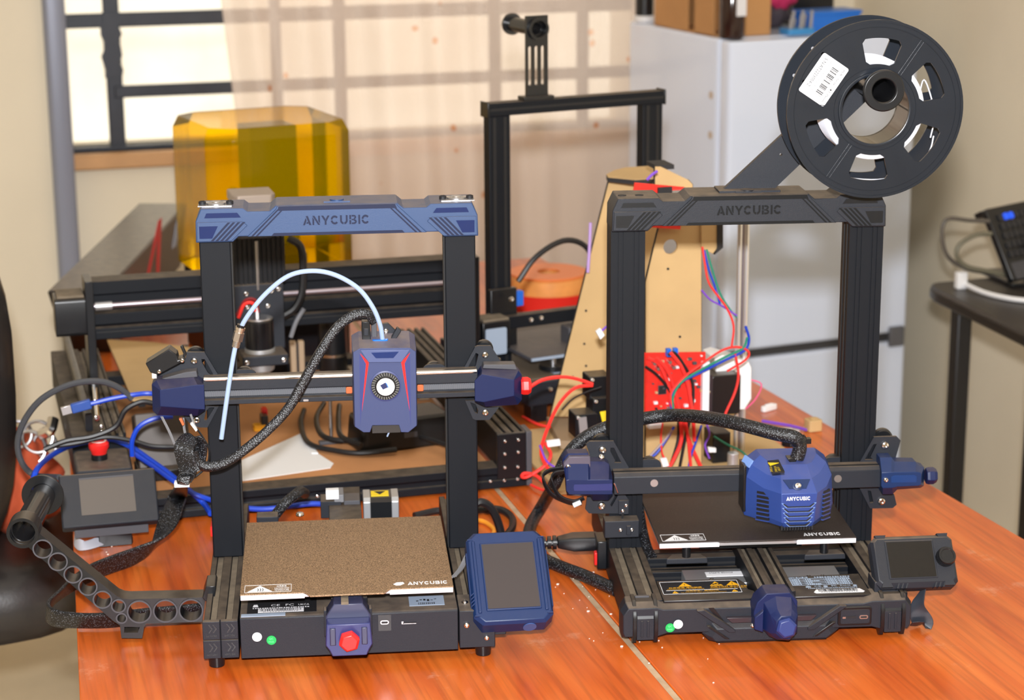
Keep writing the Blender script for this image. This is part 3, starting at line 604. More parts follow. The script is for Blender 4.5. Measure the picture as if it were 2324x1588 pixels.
b = M(); [dashes(b, FLAT(0, 0, 60.5), 76, -180-3*k, 9, 1.6, 1.4) for k in range(2)]; [b.rect(FLAT(0, 0, 60.5), 74+4*k, 76.6+4*k, -174+3*(k % 3), -172+3*(k % 2), .3) for k in range(6)]; b.build('label_print', INK, ebox)
sticker(ebox, -101.5, -199.7, 37, PAPER); sticker(ebox, -86, -199.7, 32.5, GRN)
b = M(); b.rect(FRONT(0, -199.6, 0), 31, 45, 38, 56.5, .3); b.build('port_frame', BLKS, ebox)
b = M(); b.prism(rrect(33.2, 42.6, 45.5, 50.3, 2.2), 'y', -200.3, -199); b.build('usb_port', STEEL, ebox)
b = M(); b.prism(rrect(34.4, 41.4, 46.8, 49, 1), 'y', -200.6, -199); b.rect(FRONT(0, -199.6, 0), 58, 73, 45.6, 46.8, .7); b.build('card_slot', INK, ebox)
b = M(); b.rect(FRONT(0, -199.6, 0), 56.5, 58.6, 45, 48, .6); b.rect(FRONT(0, -199.6, 0), 57, 72.5, 44.9, 45.6, .6); b.build('slot_trim', STEEL, ebox)
b = M(); b.box(-120, 120, 20, 60, 15, 55); b.build('cross_bar', ALU, A, bevel=1)
b = M(); b.box(-20, 20, -195, 190, 56, 76); b.build('bed_rail', ALU, A, bevel=1)
b = M(); b.box(-26, 24, -120, 10, 76.5, 81); b.build('bed_carriage', BLKS, A, bevel=.6)
# ---- posts and beam
for x0, x1 in ((-157.2, -121.8), (121.8, 157.2)):
    b = M(); s_ = 1 if x0 < 0 else -1; xi = x1 if x0 < 0 else x0
    b.prism([(x0, 0), (x1, 0), (x1, 40), (x0, 40)], 'z', 57, 440); p = b.build('post', ALU, A, bevel=1.6)
    b = M(); b.box(min(xi, xi+s_*1.2), max(xi, xi+s_*1.2), 4, 9, 58, 438); b.box(min(xi, xi+s_*1.2), max(xi, xi+s_*1.2), 14, 26, 58, 438); b.build('rail_lip', ALUS, p)
top_beam(A, (BLUE, mat('deep_blue_groove', (11, 22, 56), .5, spec=.3), mat('deep_blue_gloss', (14, 32, 82), .3, spec=.4)), .35)
for x in (-137, 137):
    b = M(); b.lathe([(0, 0), (11, 0), (11, 2.2), (8, 3), (5, 1.6), (4, 3.4), (0, 3.4)], (x, 18, 476.6), (0, 0, 1), 28); o = b.build('bearing_cap', STEEL, A)
    for dx in (-15.5, 15.5):
        b = M(); b.lathe([(0, 0), (4.2, 0), (4.2, 3.6), (2.4, 4.4), (2.4, 2.6), (0, 2.6)], (x+dx, 18, 476.6), (0, 0, 1), 16); b.build('cap_screw', INK, o)
b = M(); b.box(-157, -119, 4, 34, 476.4, 477.4); b.box(119, 157, 4, 34, 476.4, 477.4); b.build('motor_plate', STEEL, A)
# ---- x gantry
b = M(); b.prism([(-28,252.5),(-28,258),(-20,258),(-20,269.5),(-28,269.5),(-28,281),(-26,283),(-6,283),(-4,281),(-4,252.5)], 'x', -158, 156); gan = b.build('x_rail', BLK, A, bevel=.6)
b = M(); b.cyl((-157, -25.5, 282.4), (155, -25.5, 282.4), 3.1, n=16); b.build('guide_rod', CHROME, gan)
b = M()
for k in range(126): x = -156+2.47*k; b.box(x, x+1.3, -23.6, -22.2, 261.2, 267.2)
b.box(-157, 155, -22.2, -21, 261, 267.5); be = b.build('toothed_belt', mat('belt_rubber', (92, 94, 100), .6), gan)
for x in (4, 86):
    b = M(); b.prism(rrect(x, x+7.5, 260.4, 268.4, 1.5), 'y', -26.5, -20.5); b.build('belt_clip', BRASS, gan, bevel=.5)
b = M(); b.prism(rrect(-45, -39, 253.6, 256, 1), 'y', -29, -27.6); b.build('slot_nut', STEEL, gan)
cp = [(-176.5,310.5),(-156,309.8),(-140.2,279.8),(-142.1,275.9),(-214,278.2),(-214.2,287.7),(-185.6,297.9),(-177.8,303.8)]
h1 = [(-159.9,301.8),(-156.3,301.7),(-147.2,283.5),(-149.4,282.1),(-153.5,285.7),(-159.6,298.3)]
b = M(); b.plate([cp, h1], 4, FRONT(0, -4, 0)); pL = b.build('carriage_plate', BLK, A)
cl = [(-185.6,237.5),(-176.6,225.6),(-166.4,220.3),(-156.4,219.9),(-142.9,244.5),(-158.6,246.1)]
h2 = [(-157.4,240),(-160.3,228.6),(-157.1,228.5),(-147.7,243.7),(-152.9,243.9)]
b = M(); b.plate([cl, h2], 4, FRONT(0, -4, 0)); b.build('carriage_plate', BLK, A)
cr = [(139.8,278.4),(154.7,306.3),(157.9,307.8),(173.2,307.4),(187.6,283.6),(202.2,283.1),(204.6,275.5),(166.5,273.4)]
h3 = [(145.5,280.7),(155.7,299.6),(158.9,297.8),(155.6,284.6),(153.6,282.1)]
b = M(); b.plate([cr, h3], 4, FRONT(0, -4, 0)); b.build('carriage_plate', BLK, A)
cq = [(142.6,242.2),(151.3,220),(154.5,218.2),(170.8,217.9),(182.4,233.3),(166.1,234.7),(156.4,241.8)]
h4 = [(148.3,240.3),(153.8,227.5),(157,225.7),(157.9,229.9),(154.7,237.6)]
b = M(); b.plate([cq, h4], 4, FRONT(0, -4, 0)); b.build('carriage_plate', BLK, A)
for x, z in [(-168.3,300.3),(-168.5,229.7),(166.5,297.2),(165.9,227.4)]:
    screw(A, x, -8, z, 4.2)
for x, z in [(-167.3,303.1),(166.7,300.8)]:
    wheel(A, x, 12, z-2, 11)
for x, z in [(-112.4,274.9),(108.1,274.3)]:
    wheel(A, x, 14, z, 11); b = M(); b.plate([rrect(x-14, x+14, z-26, z+9, 8)], 3, FRONT(0, 10, 0)); b.build('rear_bracket', BLK, A)
lo = [(-215.9,279.3),(-210.5,284.1),(-168.1,285.9),(-157.2,277.4),(-157.2,246.3),(-166.4,240.1),(-211.6,242.4),(-216.5,247.8)]
li = [(-205.8,276.7),(-204.4,276.9),(-163.6,281.5),(-156.1,281.6),(-156.3,252.2),(-163,252.7),(-204.9,257.3),(-206.3,257.8)]
facet(A, 'motor_cover', lo, li, -9, -28, -44, NAVY)
ro = [(152.6,272.1),(161.1,284.3),(202.9,282.4),(207.2,277.3),(207.1,246.9),(202.7,241.2),(164.7,239.9),(152.6,246.2)]
ri = [(151.3,276.2),(159.6,283.7),(196.5,275.6),(196.8,275.3),(196.7,257.1),(196.4,256.6),(161.7,250.2),(151.3,251.9)]
facet(A, 'tensioner_cover', ro, ri, -9, -28, -44, NAVY)
kc = [(210.4,263.4)][0]
knob6(A, 'tension_knob', (206, -27, kc[1]), (1, 0, 0), 10.5, 12, RED)
b = M(); b.prism([(-204.8,284.9),(-177.3,291.9),(-165,292.7),(-163.9,285.5),(-200.2,283.8)], 'y', -26, -10); b.build('motor_housing', DGREY, A, bevel=.8)
b = M(); q = [(161.9,285.4),(163.5,290),(199.7,289.2),(202.4,282.4)]; b.prism(q, 'y', -26, -10); b.build('motor_housing', DGREY, A, bevel=.8)
# tilted filament sensor on the left carriage
fs = [(-221.2,305.5),(-194.3,321.7),(-185.7,314.6),(-184.6,308.2),(-176.5,310.9),(-178.6,306.6),(-207.4,291.8),(-216.2,294.5)]
b = M(); b.prism(fs, 'y', -34, -12); se = b.build('filament_sensor', BLKS, A, bevel=1)
b = M(); q = [(-181.7,323.5),(-178.9,324.9),(-175.1,315),(-176.8,309.7),(-179.5,311.3),(-178.4,315.1)]; b.prism(q, 'y', -32, -26); b.build('sensor_lever', BLKS, se, bevel=.6)
for x, z in [(-206.2,295.9),(-179.8,308)]:
    screw(se, x, -34, z, 2.6)
(x, z), = [(-213.1,290.2)]; b = M(); b.box(x-2, x+3, -28, -20, z-4, z+5); b.build('wire_plug', WHITE, A)
# ---- hot end
front = [(11.9,320.8),(20,325.3),(77.5,324.1),(84.4,319.3),(84,232.4),(73.9,224.7),(65.4,225.2),(63,233.8),(32.2,234.4),(29.1,226.3),(21.5,226.5),(11.5,233.7)]
xc = sum(p[0] for p in front)/12
b = M(); b.loft([[(x, -26, z+(9 if k in (0,1,2,3) else 0)) for k, (x, z) in enumerate(front)], [(x, -62, z) for x, z in front], [((x-xc)*.97+xc, -70, z) for x, z in front]]); hot = b.build('hot_end_cover', mat('slate_blue_plastic', (54, 65, 106), .45, .05, grain=.2, gscale=2200, dust_sheen=.9), A, bevel=.6, smooth_ang=20)
TF = FRONT(0, -70, 0)
b = M(); q = [(20.8,323.7),(77.1,322.7),(67,308.1),(30,308.9)]; b.prism(q, 'y', -72.5, -69.5); b.build('brow_panel', mat('light_slate_panel', (74, 86, 128), .45, .05), hot, bevel=.6)
b = M(); q = [(33.1,320.5),(64.1,320.7),(57.9,313.6),(38.3,313.9)]; b.flat(q, FRONT(0, -72.5, 0), .4); b.build('brow_vent', BLUED, hot)
b = M(); b.flat([(19.9,318.4),(27.7,308.7),(28.3,302.1),(20.4,251.1),(18.9,234.6)], TF, .35); b.flat([(76.8,317.3),(68.2,308.1),(68.6,300.8),(74.7,252.2),(76.2,232.9)], TF, .35); b.build('side_inlay', mat('indigo_inlay', (44, 54, 112), .45), hot)
for q in ([(20.7,319.5),(30.3,309),(21,251.1),(27.1,307.1)], [(76.8,318.6),(66.6,308.2),(75.2,250),(70.4,306.3)]):
    b = M(); b.flat(q, TF, .7); b.build('red_stripe', RED, hot)
(fx, fz), = [(48.4,280.5)]
b = M(); b.lathe([(17.8, -.4), (17.8, 1.0), (16.2, 1.6), (15.8, -.4)], (fx, -70, fz), (0, -1, 0), 40); ring = b.build('fan_ring', mat('indigo_ring', (58, 66, 112), .45), hot)
b = M(); b.cyl((fx, -70.2, fz), (fx, -71, fz), 16, n=36); b.build('fan_well', INK, ring)
b = M()
for k in range(32):
    a = 2*math.pi*k/32; c, s_ = math.cos(a), math.sin(a)
    b.mi_poly([(Vector((fx+c*r_-s_*w_, -71, fz+s_*r_+c*w_)), Vector((fx+c*r_-s_*w_, -72, fz+s_*r_+c*w_))) for r_, w_ in ((11.6, 0), (15.6, 1.0), (15.6, 1.8), (11.6, .7))])
b.build('fan_blades', mat('fan_blade', (120, 118, 112), .5), ring)
b = M(); b.lathe([(0, 0), (12, 0), (12, 2.6), (11, 3.4), (0, 3.4)], (fx, -70.5, fz), (0, -1, 0), 36); b.build('fan_hub', BLKS, ring)
b = M(); b.cyl((fx, -73.9, fz), (fx, -74.3, fz), 10.2, n=36); fl = b.build('fan_label', PAPER, ring)
b = M(); TG = FRONT(fx, -74.3, fz); b.flat([(-6.2,2),(-.2,5.2),(2.4,-.6),(-3,-3)], TG, .2); b.build('label_emblem', mat('emblem_navy', (24, 34, 84), .5), ring)
b = M(); b.flat([(-.2,5.2),(1.6,4),(3.6,-1.2),(2.4,-.6)], TG, .25); b.build('label_emblem', mat('emblem_blue', (58, 120, 210), .5), ring)
b = M(); b.T = TG @ Matrix.Rotation(R(68), 4, 'Z'); b.word(Matrix.Translation((-6, -6.4, 0)), 2, 11, .2); b.build('label_print', PALE, ring)
b = M(); b.box(fx-16, fx+16, -66, -40, 224, 233); b.build('heater_block', mat('dark_mesh', (40, 36, 34), .6), hot); b = M(); b.cyl((fx+1, -60, 218), (fx+4, -64, 226), 1, n=8); b.build('filament_tip', TEFLON, hot)
q = [(23.8,349.9),(33,349.6),(33.5,340.9),(33.8,321.1),(24.5,321.4),(23.5,338.2)]
b = M(); b.prism(q, 'y', -46, -34); cn = b.build('wire_connector', BLKS, A, bevel=.8)
b = M(); q = [(26,342.1),(31.2,341.9),(31,333.9),(25.8,334.1)]; b.prism(q, 'y', -48, -45); b.build('latch', BLK, cn, bevel=.4)
b = M(); q = [(34.5,347.9),(40.9,347.7),(41.1,327.9),(34.7,327.4)]; b.prism(q, 'y', -40, -28); b.build('wire_connector', DGREY, A, bevel=.8)
b = M(); q = [(55.2,327),(64,341.4),(68.6,337.6),(60.4,324.7)]; b.prism(q, 'y', -44, -36); b.build('release_lever', BLK, A, bevel=.8)
b = M(); q = [(43.4,326.3),(47.3,343.1),(53.8,343.9),(69.1,327.7),(64.8,324.9)]; b.prism(q, 'y', -32, -26); b.build('carriage_bracket', BLK, A, bevel=.5)
(x, z), = [(51.3,334.9)]; screw(A, x, -32, z, 3.6)
(x, z), = [(47.2,327.1)]
b = M(); b.prism(rrect(x-12, x+6, -50, -38, 3), 'z', z-3, z+2); b.build('tube_clip', mat('clip_blue', (20, 110, 215), .35), A, bevel=.5)
# ---- feed tube with its push-fit coupler
tp = [(47,-46,327.7),(44.4,-46,346.9),(36.4,-46,369.1),(20.6,-46,392),(-4.6,-46,408.4),(-30.1,-46,413.7),(-56.3,-46,408.3),(-81.5,-46,388.8),(-102.1,-46,363.9),(-113.7,-46,342.8),(-120.6,-46,318.4),(-126.8,-46,287.7),(-133.3,-46,251.5),(-139.2,-46,217.2)]
tp = [(p[0], p[1]-16*math.sin(math.pi*min(1, k/9)), p[2]) for k, p in enumerate(tp)]
b = M(); b.tube(tp, 2.7, 10, 6); b.build('feed_tube', TEFLON, A)
c0, c1 = Vector(tp[9]), Vector(tp[10]); dd = (c1-c0).normalized(); o0 = c0-dd*8
b = M(); b.lathe([(0, 0), (4.6, 0), (4.6, 3), (0, 3)], o0, dd, 20); b.build('release_collar', BLKS, A)
b = M(); b.lathe([(0, 3), (5.6, 3), (5.6, 6), (5.2, 6.5), (5.2, 9), (0, 9)], o0, dd, 24); b.lathe([(0, 9), (6.2, 9), (6.2, 19), (0, 19)], o0, dd, 6)
for k in range(5): b.lathe([(0, 19+1.6*k), (4.3, 19.3+1.6*k), (4.3, 20.2+1.6*k), (0, 20.6+1.6*k)], o0, dd, 16)
b.build('tube_coupler', mat('nickel_fitting', (232, 222, 212), .32, 1), A, smooth_ang=30)
# ---- flat braided sleeve from the hot end, round its own loop, down over the table edge
u = [(37.6,-40,349.2),(31.4,-40,357.6),(16.4,-40,358),(-3.8,-40,345.3),(-23,-40,319),(-43,-40,285.9),(-61.5,-40,255.2),(-84.9,-40,231.3),(-110.7,-40,210.6),(-136.4,-40,194.1),(-156.5,-40,191.1),(-167.7,-40,198.4),(-170.6,-40,211.7)]
u = [(p[0], p[1]-min(k, 8)*3.2, p[2]) for k, p in enumerate(u)]
b = M(); b.ribbon(u, [(0, -1, .15)]*2+[(.3, -.8, .5)]*8+[(.2, -.8, .45)]*3, [13]*9+[13, 14, 16, 18], 11, 7); b.build('cable_sleeve', BRAID, A)
lp2 = [(-166.7,-62,195.9),(-163.4,-62,213),(-165.4,-62,223),(-171.7,-62,226.3),(-178.9,-62,220.3),(-175.8,-62,200.4),(-172.3,-62,190.8)]
b = M(); b.ribbon([(p[0], -62-14*(k > 3)-5*k*.5, p[2]) for k, p in enumerate(lp2)], [(.9, -.35, -.28)]*7, [20, 20, 21, 22, 23, 24, 25], 4, 7); b.build('cable_sleeve', BRAID, A)
dn = [(-172.8,-80,200.8),(-177.3,-80,187.9),(-182.8,-80,176.7)]+[(-209.4,204.7,70),(-217.7,183.4,54),(-225.8,163,38),(-239.5,144.9,24),(-262.1,130.6,15),(-287.1,108.1,14),(-311,80.3,14),(-330.1,38.3,15),(-342.9,-5.8,16),(-345.9,-44.2,16),(-335.5,-64.5,15),(-307.7,-73.1,14),(-272.6,-75.6,14),(-238.3,-67.3,14),(-198.6,-60.9,14),(-171.1,-55.7,14)]
wd = [(.8, -.5, .1)]*3+[(1, -.2, .15), (1, -.25, .3), (.9, -.3, .5), (.55, -.45, .75), (.2, -.45, .9), (.1, -.45, .9), (.1, -.45, .9), (.3, -.4, .9), (.5, -.25, .85), (.15, -.3, .95), (0, -.4, .95), (0, -.5, .85), (0, -.5, .85), (0, -.5, .85), (0, -.5, .85), (0, -.5, .85)]
b = M(); b.ribbon(dn, wd, [24, 20, 13, 22, 30, 33, 33, 32, 30, 28, 28, 28, 27, 27, 26, 26, 25, 24, 23], 6, 7); b.build('cable_sleeve', BRAID, A)
(tx_, ty_, tz_), = [(-183,-84,178)]
b = M(); b.box(tx_-8.5, tx_+8.5, ty_-6, ty_+4, tz_-3, tz_+3); b.build('tie_label', PAPER, A, bevel=.6)
for pts, rr, m_ in (([(-205,-56,249.1),(-196.2,-56,228),(-186.2,-56,198.9),(-181.2,-56,177.6)], .9, GRYW), ([(-203.4,-58,249.6),(-193.7,-58,225.9),(-187.9,-58,202.2),(-183.5,-58,188.9)], .9, GRYW),
                    ([(-165.6,-58,234.3),(-158.3,-58,222),(-152.9,-58,208.8),(-155.7,-58,190.5),(-168.7,-58,177.8),(-181.3,-58,173)], 1.2, BLKW), ([(-186.5,-96,181.6),(-187.1,-96,188.3),(-181,-96,194.8),(-168.4,-96,191.3),(-172.7,-96,182.6)], .8, BLKW),
                    ([(-180.9,-50,244.9),(-180.1,-50,230.8),(-177.7,-50,217.6)], 1.6, GRYW), ([(-172.3,-50,248.8),(-168.9,-50,237.2)], 1.4, GRYW)):
    b = M(); b.tube(pts, rr, 6); b.build('sensor_wire', m_, A)
for q, m_ in (([(-172.6,240.9),(-169.7,242.3),(-164.5,233.3),(-166.5,231.4)], WHITE), ([(-192.3,218.5),(-190.3,220.4),(-180.9,202.8),(-182.4,199.4)], GRYW), ([(-184.9,247.3),(-181.6,247.9),(-178.7,240.2),(-181.1,238.6)], BRASS)):
    b = M(); b.prism(q, 'y', -62, -56); b.build('wire_tag', m_, A, bevel=.4)
# ---- bed
print_bed(A, -118, 114, -202, 33, 87.7, bed_mat('brown_textured_sheet', (76, 58, 43), (190, 156, 120), 950, .3, .72, .5, .35), 11, mat('white_edge', (226, 224, 234), .4), 64.5, True)
for k in range(4):
    b = M(); q = [(117.3,-157.8,80),(125.1,-131,80),(133.6,-103.5,80)]; b.tube([(q[0][0]-4+k*2.2, q[0][1]+k*2, q[0][2]), (q[1][0]+k*2, q[1][1]+k*1.5, q[1][2]+2), (q[2][0]+4+k, q[2][1]+k*2, q[2][2]+14)], .9, 6); b.build('screen_wire', GRYW, A)
# ---- y tensioner with red knob
NVD = mat('smoked_navy', (46, 50, 78), .35)
b = M(); b.prism([(-26,52),(-26,66),(-17,80),(14,80),(22.5,66),(22.5,52),(16,30),(-19,30)], 'y', -222, -198); yt = b.build('tensioner_hood', NVD, A, bevel=1)
b = M(); b.prism([(-25.5,64),(21.5,64),(23.5,40),(20,34),(17,27),(-20,27),(-23,34),(-27,40)], 'y', -240, -222); yf = b.build('tensioner_front', mat('indigo_plastic', (42, 48, 98), .4), A, bevel=1.2)
for sx in (-1, 1):
    b = M(); b.box(-2+sx*17-3.2, -2+sx*17+3.2, -241.6, -238, 40, 60); b.build('pinch_pad', NVD, yf, bevel=1)
    b = M(); b.prism([(-214,70),(-206,72),(-196,60),(-196,44),(-214,40)], 'x', -2+sx*24.5-1.6, -2+sx*24.5+1.6); b.build('side_cheek', BLK, yt, bevel=.6)
knob6(A, 'tension_knob', (-1.5, -240, 46.5), (0, -1, 0), 11.6, 12, RED)
b = M(); b.box(-9, -1, -224, -200, 80, 83); b.build('belt_end', DUSTY, yt)
# ---- filament arm leaning on the table

arm = [(-161,51.2),(-166.1,22),(-228.9,22.3),(-231.1,19),(-234.1,4.9),(-257.2,6.2),(-258.1,21.7),(-265.2,27.2),(-355.5,121.2),(-368,122.6),(-373.8,131.7),(-373.9,141.6),(-368.8,150.7),(-358,154.1),(-347.6,151.3),(-341.5,142.5),(-340,134.3),(-259.6,56.9),(-253,53.7),(-246.3,52.7)]
holes = [circ(x, z, r_, 26) for (x, z), r_ in zip([(-337.8,116.6),(-322.1,100.9),(-306.4,85),(-290.9,69.9),(-275.7,53.7),(-258.2,45.2),(-255.6,30.4),(-235.6,37.3),(-206.5,37),(-177.9,36.5)], (9.6, 9.4, 8.9, 9.2, 9.2, 6.8, 4.9, 12.2, 12.2, 12.2))]
(rx, rz_), = [(-358,137.3)]
ft_ = [(-235.9,18.5),(-238.9,12),(-253.8,12.7),(-253.2,19.6)]
b = M(); b.plate([arm]+holes+[circ(rx, rz_, 13.5, 30), ft_], 25, FRONT(0, -87, 0)); fa = b.build('filament_arm', BLKS, A, smooth_ang=30)
pk = M()
for (x, z), r_ in zip([(-337.8,116.6),(-322.1,100.9),(-306.4,85),(-290.9,69.9),(-275.7,53.7),(-258.2,45.2),(-255.6,30.4),(-235.6,37.3),(-206.5,37),(-177.9,36.5)], (9.6, 9.4, 8.9, 9.2, 9.2, 6.8, 4.9, 12.2, 12.2, 12.2)):
    pk.lathe([(r_+.05, 0), (r_+1.6, 0), (r_+1.6, 1.4), (r_+.05, 1.4)], (x, -111.8, z), (0, -1, 0), 26)
pk.build('ring_rim', DGREY, fa)
b = M(); q = [(-164.3,52.4),(-159.7,65.8),(-149.7,66.1),(-148.5,63.1),(-152.1,42.7),(-155,47.3),(-161.1,47.8)]; b.prism(q, 'y', -116, -80); b.build('arm_clamp', BLKS, A, bevel=.8)
b = M(); b.lathe([(16.8, -5), (17.6, -5), (17.6, 22), (15.6, 24), (14, 24), (14, -5)], (rx, -112, rz_), (0, 1, 0), 36)
ax = b.build('axle_socket', BLKS, fa)
b = M(); b.lathe([(12.8, 0), (14, 0), (14, 128), (12.8, 128)], (rx, -106, rz_), (.05, 1, 0), 36); b.build('spool_axle', mat('glossy_black_plastic', (34, 34, 36), .18), A)
b = M(); b.lathe([(14, 0), (24.5, 0), (24.5, 3), (16.5, 6), (14, 6)], (rx+5.6, 14, rz_), (.05, 1, 0), 40); b.build('axle_flange', BLKS, A, bevel=.5)
# ---- touch screen leaning at the right front
TS = frame((136, -214, 46), (83, 4, -.5), (-9, 80, 72)) @ Matrix.Diagonal((1.07, 1.06, 1.3, 1))
def octo(x0, x1, y0, y1, c): return [(x0+c,y0),(x1-c,y0),(x1,y0+c),(x1,y1-c),(x1-c,y1),(x0+c,y1),(x0,y1-c),(x0,y0+c)]
b = M(); b.T = TS; b.loft([[(p[0], p[1], z) for p in o] for o, z in ((octo(3, 80, 3, 105, 8), -20), (octo(0, 83, 0, 108, 9), -16), (octo(0, 83, 0, 108, 9), -2), (octo(2.5, 80.5, 2.5, 105.5, 9), 1.5))]); sc = b.build('screen_housing', SCRB, A, bevel=.8, smooth_ang=20)
b = M(); b.T = TS; b.prism(rrect(13.5, 71, 14, 93, 1), 'z', 1.2, 3.0); b.build('screen_bezel', SCRB, sc, bevel=.8)
b = M(); b.T = TS; b.box(15.2, 69.4, 15.8, 91.2, 2.6, 3.3); b.build('screen', SCREEN, sc)
for x0 in (5, 74.4):
    b = M(); b.T = TS; b.box(x0, x0+3.6, 12, 96, 1.2, 3.2); b.build('side_ridge', SCRB, sc, bevel=1)
for x0 in (-1.4, 82):
    b = M(); b.T = TS; b.box(x0, x0+2.4, 19, 86, -10, -3); b.build('side_grip', SCRB, sc, bevel=.8)
for k in range(4):
    b = M(); b.T = TS; b.prism([(-.8, 20+k*4), (2.6, 23+k*4), (2.6, 24.4+k*4), (-.8, 21.4+k*4)], 'z', -9, 2); b.build('relief_line', SCRB, sc)
for x, y in ((4, 98), (79, 98), (4, 9), (79, 9)):
    b = M(); b.T = TS; b.box(x-3, x+3, y-.7, y+.7, 1, 2.1); b.build('corner_line', SCRB, sc)
b = M(); b.T = TS; b.cyl((58, -.6, -9), (58, 1, -9), 7, n=20); b.T = TS; b.build('edge_notch', mat('notch_blue', (58, 92, 150), .4), sc)
b = M(); b.box(150, 172, -196, -178, 26, 60); b.build('screen_bracket', BLK, A, bevel=1)
# ---- rear: y motor, belt holder, loom
(mx_, mz_), = [(43.9,64.7)]
mx_ -= 21; stepper(A, mx_, 140, 62, 42, 44, 'x')
b = M(); b.rect(FLAT(mx_+21, 140, 83), -11, 11, -12, 8, .4); yl = b.build('caution_label', YEL, A)
b = M(); b.flat([(mx_+14,145),(mx_+28,145),(mx_+21,133)], FLAT(0, 0, 83.4), .3); b.build('caution_print', INK, A)
for x, z, w_, h_, m_ in ((-40, 70, 26, 22, BLK), (-14, 74, 20, 14, DGREY), (-30, 84, 12, 10, GRYW)):
    b = M(); b.box(mx_+x-w_/2, mx_+x+w_/2, 120, 150, z-h_/2, z+h_/2); b.build('motor_bracket', m_, A, bevel=.8)
b = M(); b.box(mx_-46, mx_-30, 118, 128, 84, 96); b.build('switch_plug', WHITE, A, bevel=.5)
b = M(); b.tube([(-95.5,80,64.6),(-86.4,80,77.8),(-73.6,80,93.2),(-61.2,90,100.7),(-53.9,110,98.8),(-49,140,85.7)], 6.5, 10); b.build('wire_loom', BRAID, A)
b = M(); q, = [(-98.8,60,78)]; b.box(q[0]-8, q[0]+18, 50, 70, 78, 88); b.build('loom_clamp', BLK, A, bevel=1)
q, = [(-54.7,60,80.2)]; screw(A, q[0], 50, 89, 5, (0, 0, 1))
b = M(); b.prism([(-163,62),(-159,62),(-159,76),(-163,74)], 'y', 60, 84); b.build('power_switch', RED, A, bevel=.5)

# ================================================================ RIGHT PRINTER (black beam, black sheet) AND ITS SPOOL
B = thing('desktop_printer', 'right desktop printer with black top beam and faceted blue print head, under the filament spool', 'printer', PRB[:3], PRB[3])
side_rail(B, -160, -119, -172, 195, 9, 48.5, (11, 29), 8)
side_rail(B, 119.5, 160.5, -172, 195, 9, 48.5, (11, 29), 8)
# ---- moulded front cover
cover = [(-166, 8), (-168, 14), (-168, 40), (-162, 50), (-130, 50), (-122, 47), (108, 47), (118, 50), (156, 50), (163, 40), (163, 14), (160, 8), (130, 8), (118, 12), (-118, 12), (-128, 8)]
b = M(); b.loft([[(x*.995, -160, z) for x, z in cover], [(x, -178, z) for x, z in cover], [(x*.985, -188, 27+(z-27)*.8) for x, z in cover]]); fc = b.build('front_cover', BLK, B, bevel=.8, smooth_ang=20)
b = M(); b.loft([[(x, -150, z) for x, z in ((-70,4),(-76,12),(-86,44),(96,44),(76,12),(70,4))], [(x, -184, z) for x, z in ((-68,3),(-76,12),(-70,30),(74,30),(80,12),(70,3))], [(x, -193, z) for x, z in ((-62,5),(-66,10),(-60,20),(62,20),(70,10),(64,5))]]); cb = b.build('centre_bulge', BLK, B, bevel=.8, smooth_ang=20)
b = M(); b.box(-60, 66, -186, -150, 0, 4); b.build('bottom_skid', BLKS, B, bevel=1)
for x0 in (-152, 129):      # banded corners
    for dx in (-3, 21):
        b = M(); b.prism([(-160,52.5),(-178,52),(-187,45),(-191,34),(-191,16),(-186,4),(-178,0.6),(-172,4),(-160,10)], 'x', x0+dx, x0+dx+4.4); b.build('corner_rib', BLKS, fc, bevel=.6)
    b = M(); b.prism([(-164,51),(-178,50),(-185,44),(-189.5,33),(-186,33),(-164,44)], 'x', x0+1.6, x0+20.8); b.build('corner_inlay', BLKS, fc, bevel=.5)
    b = M(); b.box(x0+6, x0+8.6, -190.2, -186, 12, 31); b.box(x0+13, x0+15.6, -190.2, -186, 12, 31); b.box(x0+1.6, x0+20.8, -189, -180, 8, 33); b.build('corner_inlay', BLK, fc, bevel=.4)
    b = M(); b.box(x0+2, x0+18, -168, -164, 50, 52.4); b.build('corner_clip', DGREY, fc, bevel=.4)
TB_ = FRONT(0, -188.2, 0)
b = M()
b.flat([(-70,44),(-64,44),(-42,14),(-48,14)], TB_, .6)
b.build('chevron_groove', BLKS, fc)
for sx, cx in ((1, 0), (-1, 2)):
    f = lambda p: [(cx+sx*x, z) for x, z in p]
    b = M(); b.prism(f([(-84,43),(-76,44),(-40,19),(-40,16),(-47,16)]), 'y', -195, -188); b.build('chevron_rib', BLK, cb, bevel=.6)
    b = M(); b.prism(f([(-72,24),(-68,24),(-46,8),(-51,8)]), 'y', -194.5, -189); b.build('chevron_rib', BLKS, cb, bevel=.4)
    b = M(); b.prism(f([(-50,33),(-14,33),(-14,27),(-44,27)]), 'y', -193.5, -186); b.build('chevron_inlay', mat('maroon_black_inlay', (48, 40, 46), .35), cb, bevel=.4)
b = M(); b.prism(rrect(77, 115.5, 18, 40, 3), 'y', -190.2, -186); pw = b.build('port_panel', BLKS, fc, bevel=.8)
b = M(); b.prism(rrect(80, 113, 20.5, 37, 2), 'y', -190.8, -190); b.build('port_plate', BLK, pw)
b = M(); b.prism(rrect(101, 111, 26, 30.6, 2.1), 'y', -191.6, -190); b.build('usb_port', STEEL, pw)
b = M(); b.prism(rrect(102.4, 109.6, 27.3, 29.3, .9), 'y', -191.9, -190); b.build('port_opening', INK, pw)
b = M(); b.rect(FRONT(0, -190.8, 0), 82, 97, 27.4, 29.6, .5); b.build('card_slot', INK, pw); b = M(); b.rect(FRONT(0, -190.8, 0), 82, 85.5, 27, 29.2, .8); b.build('slot_trim', STEEL, pw)
sticker(fc, -113, -189, 22, GRN); sticker(fc, -104, -189.3, 26, PAPER)
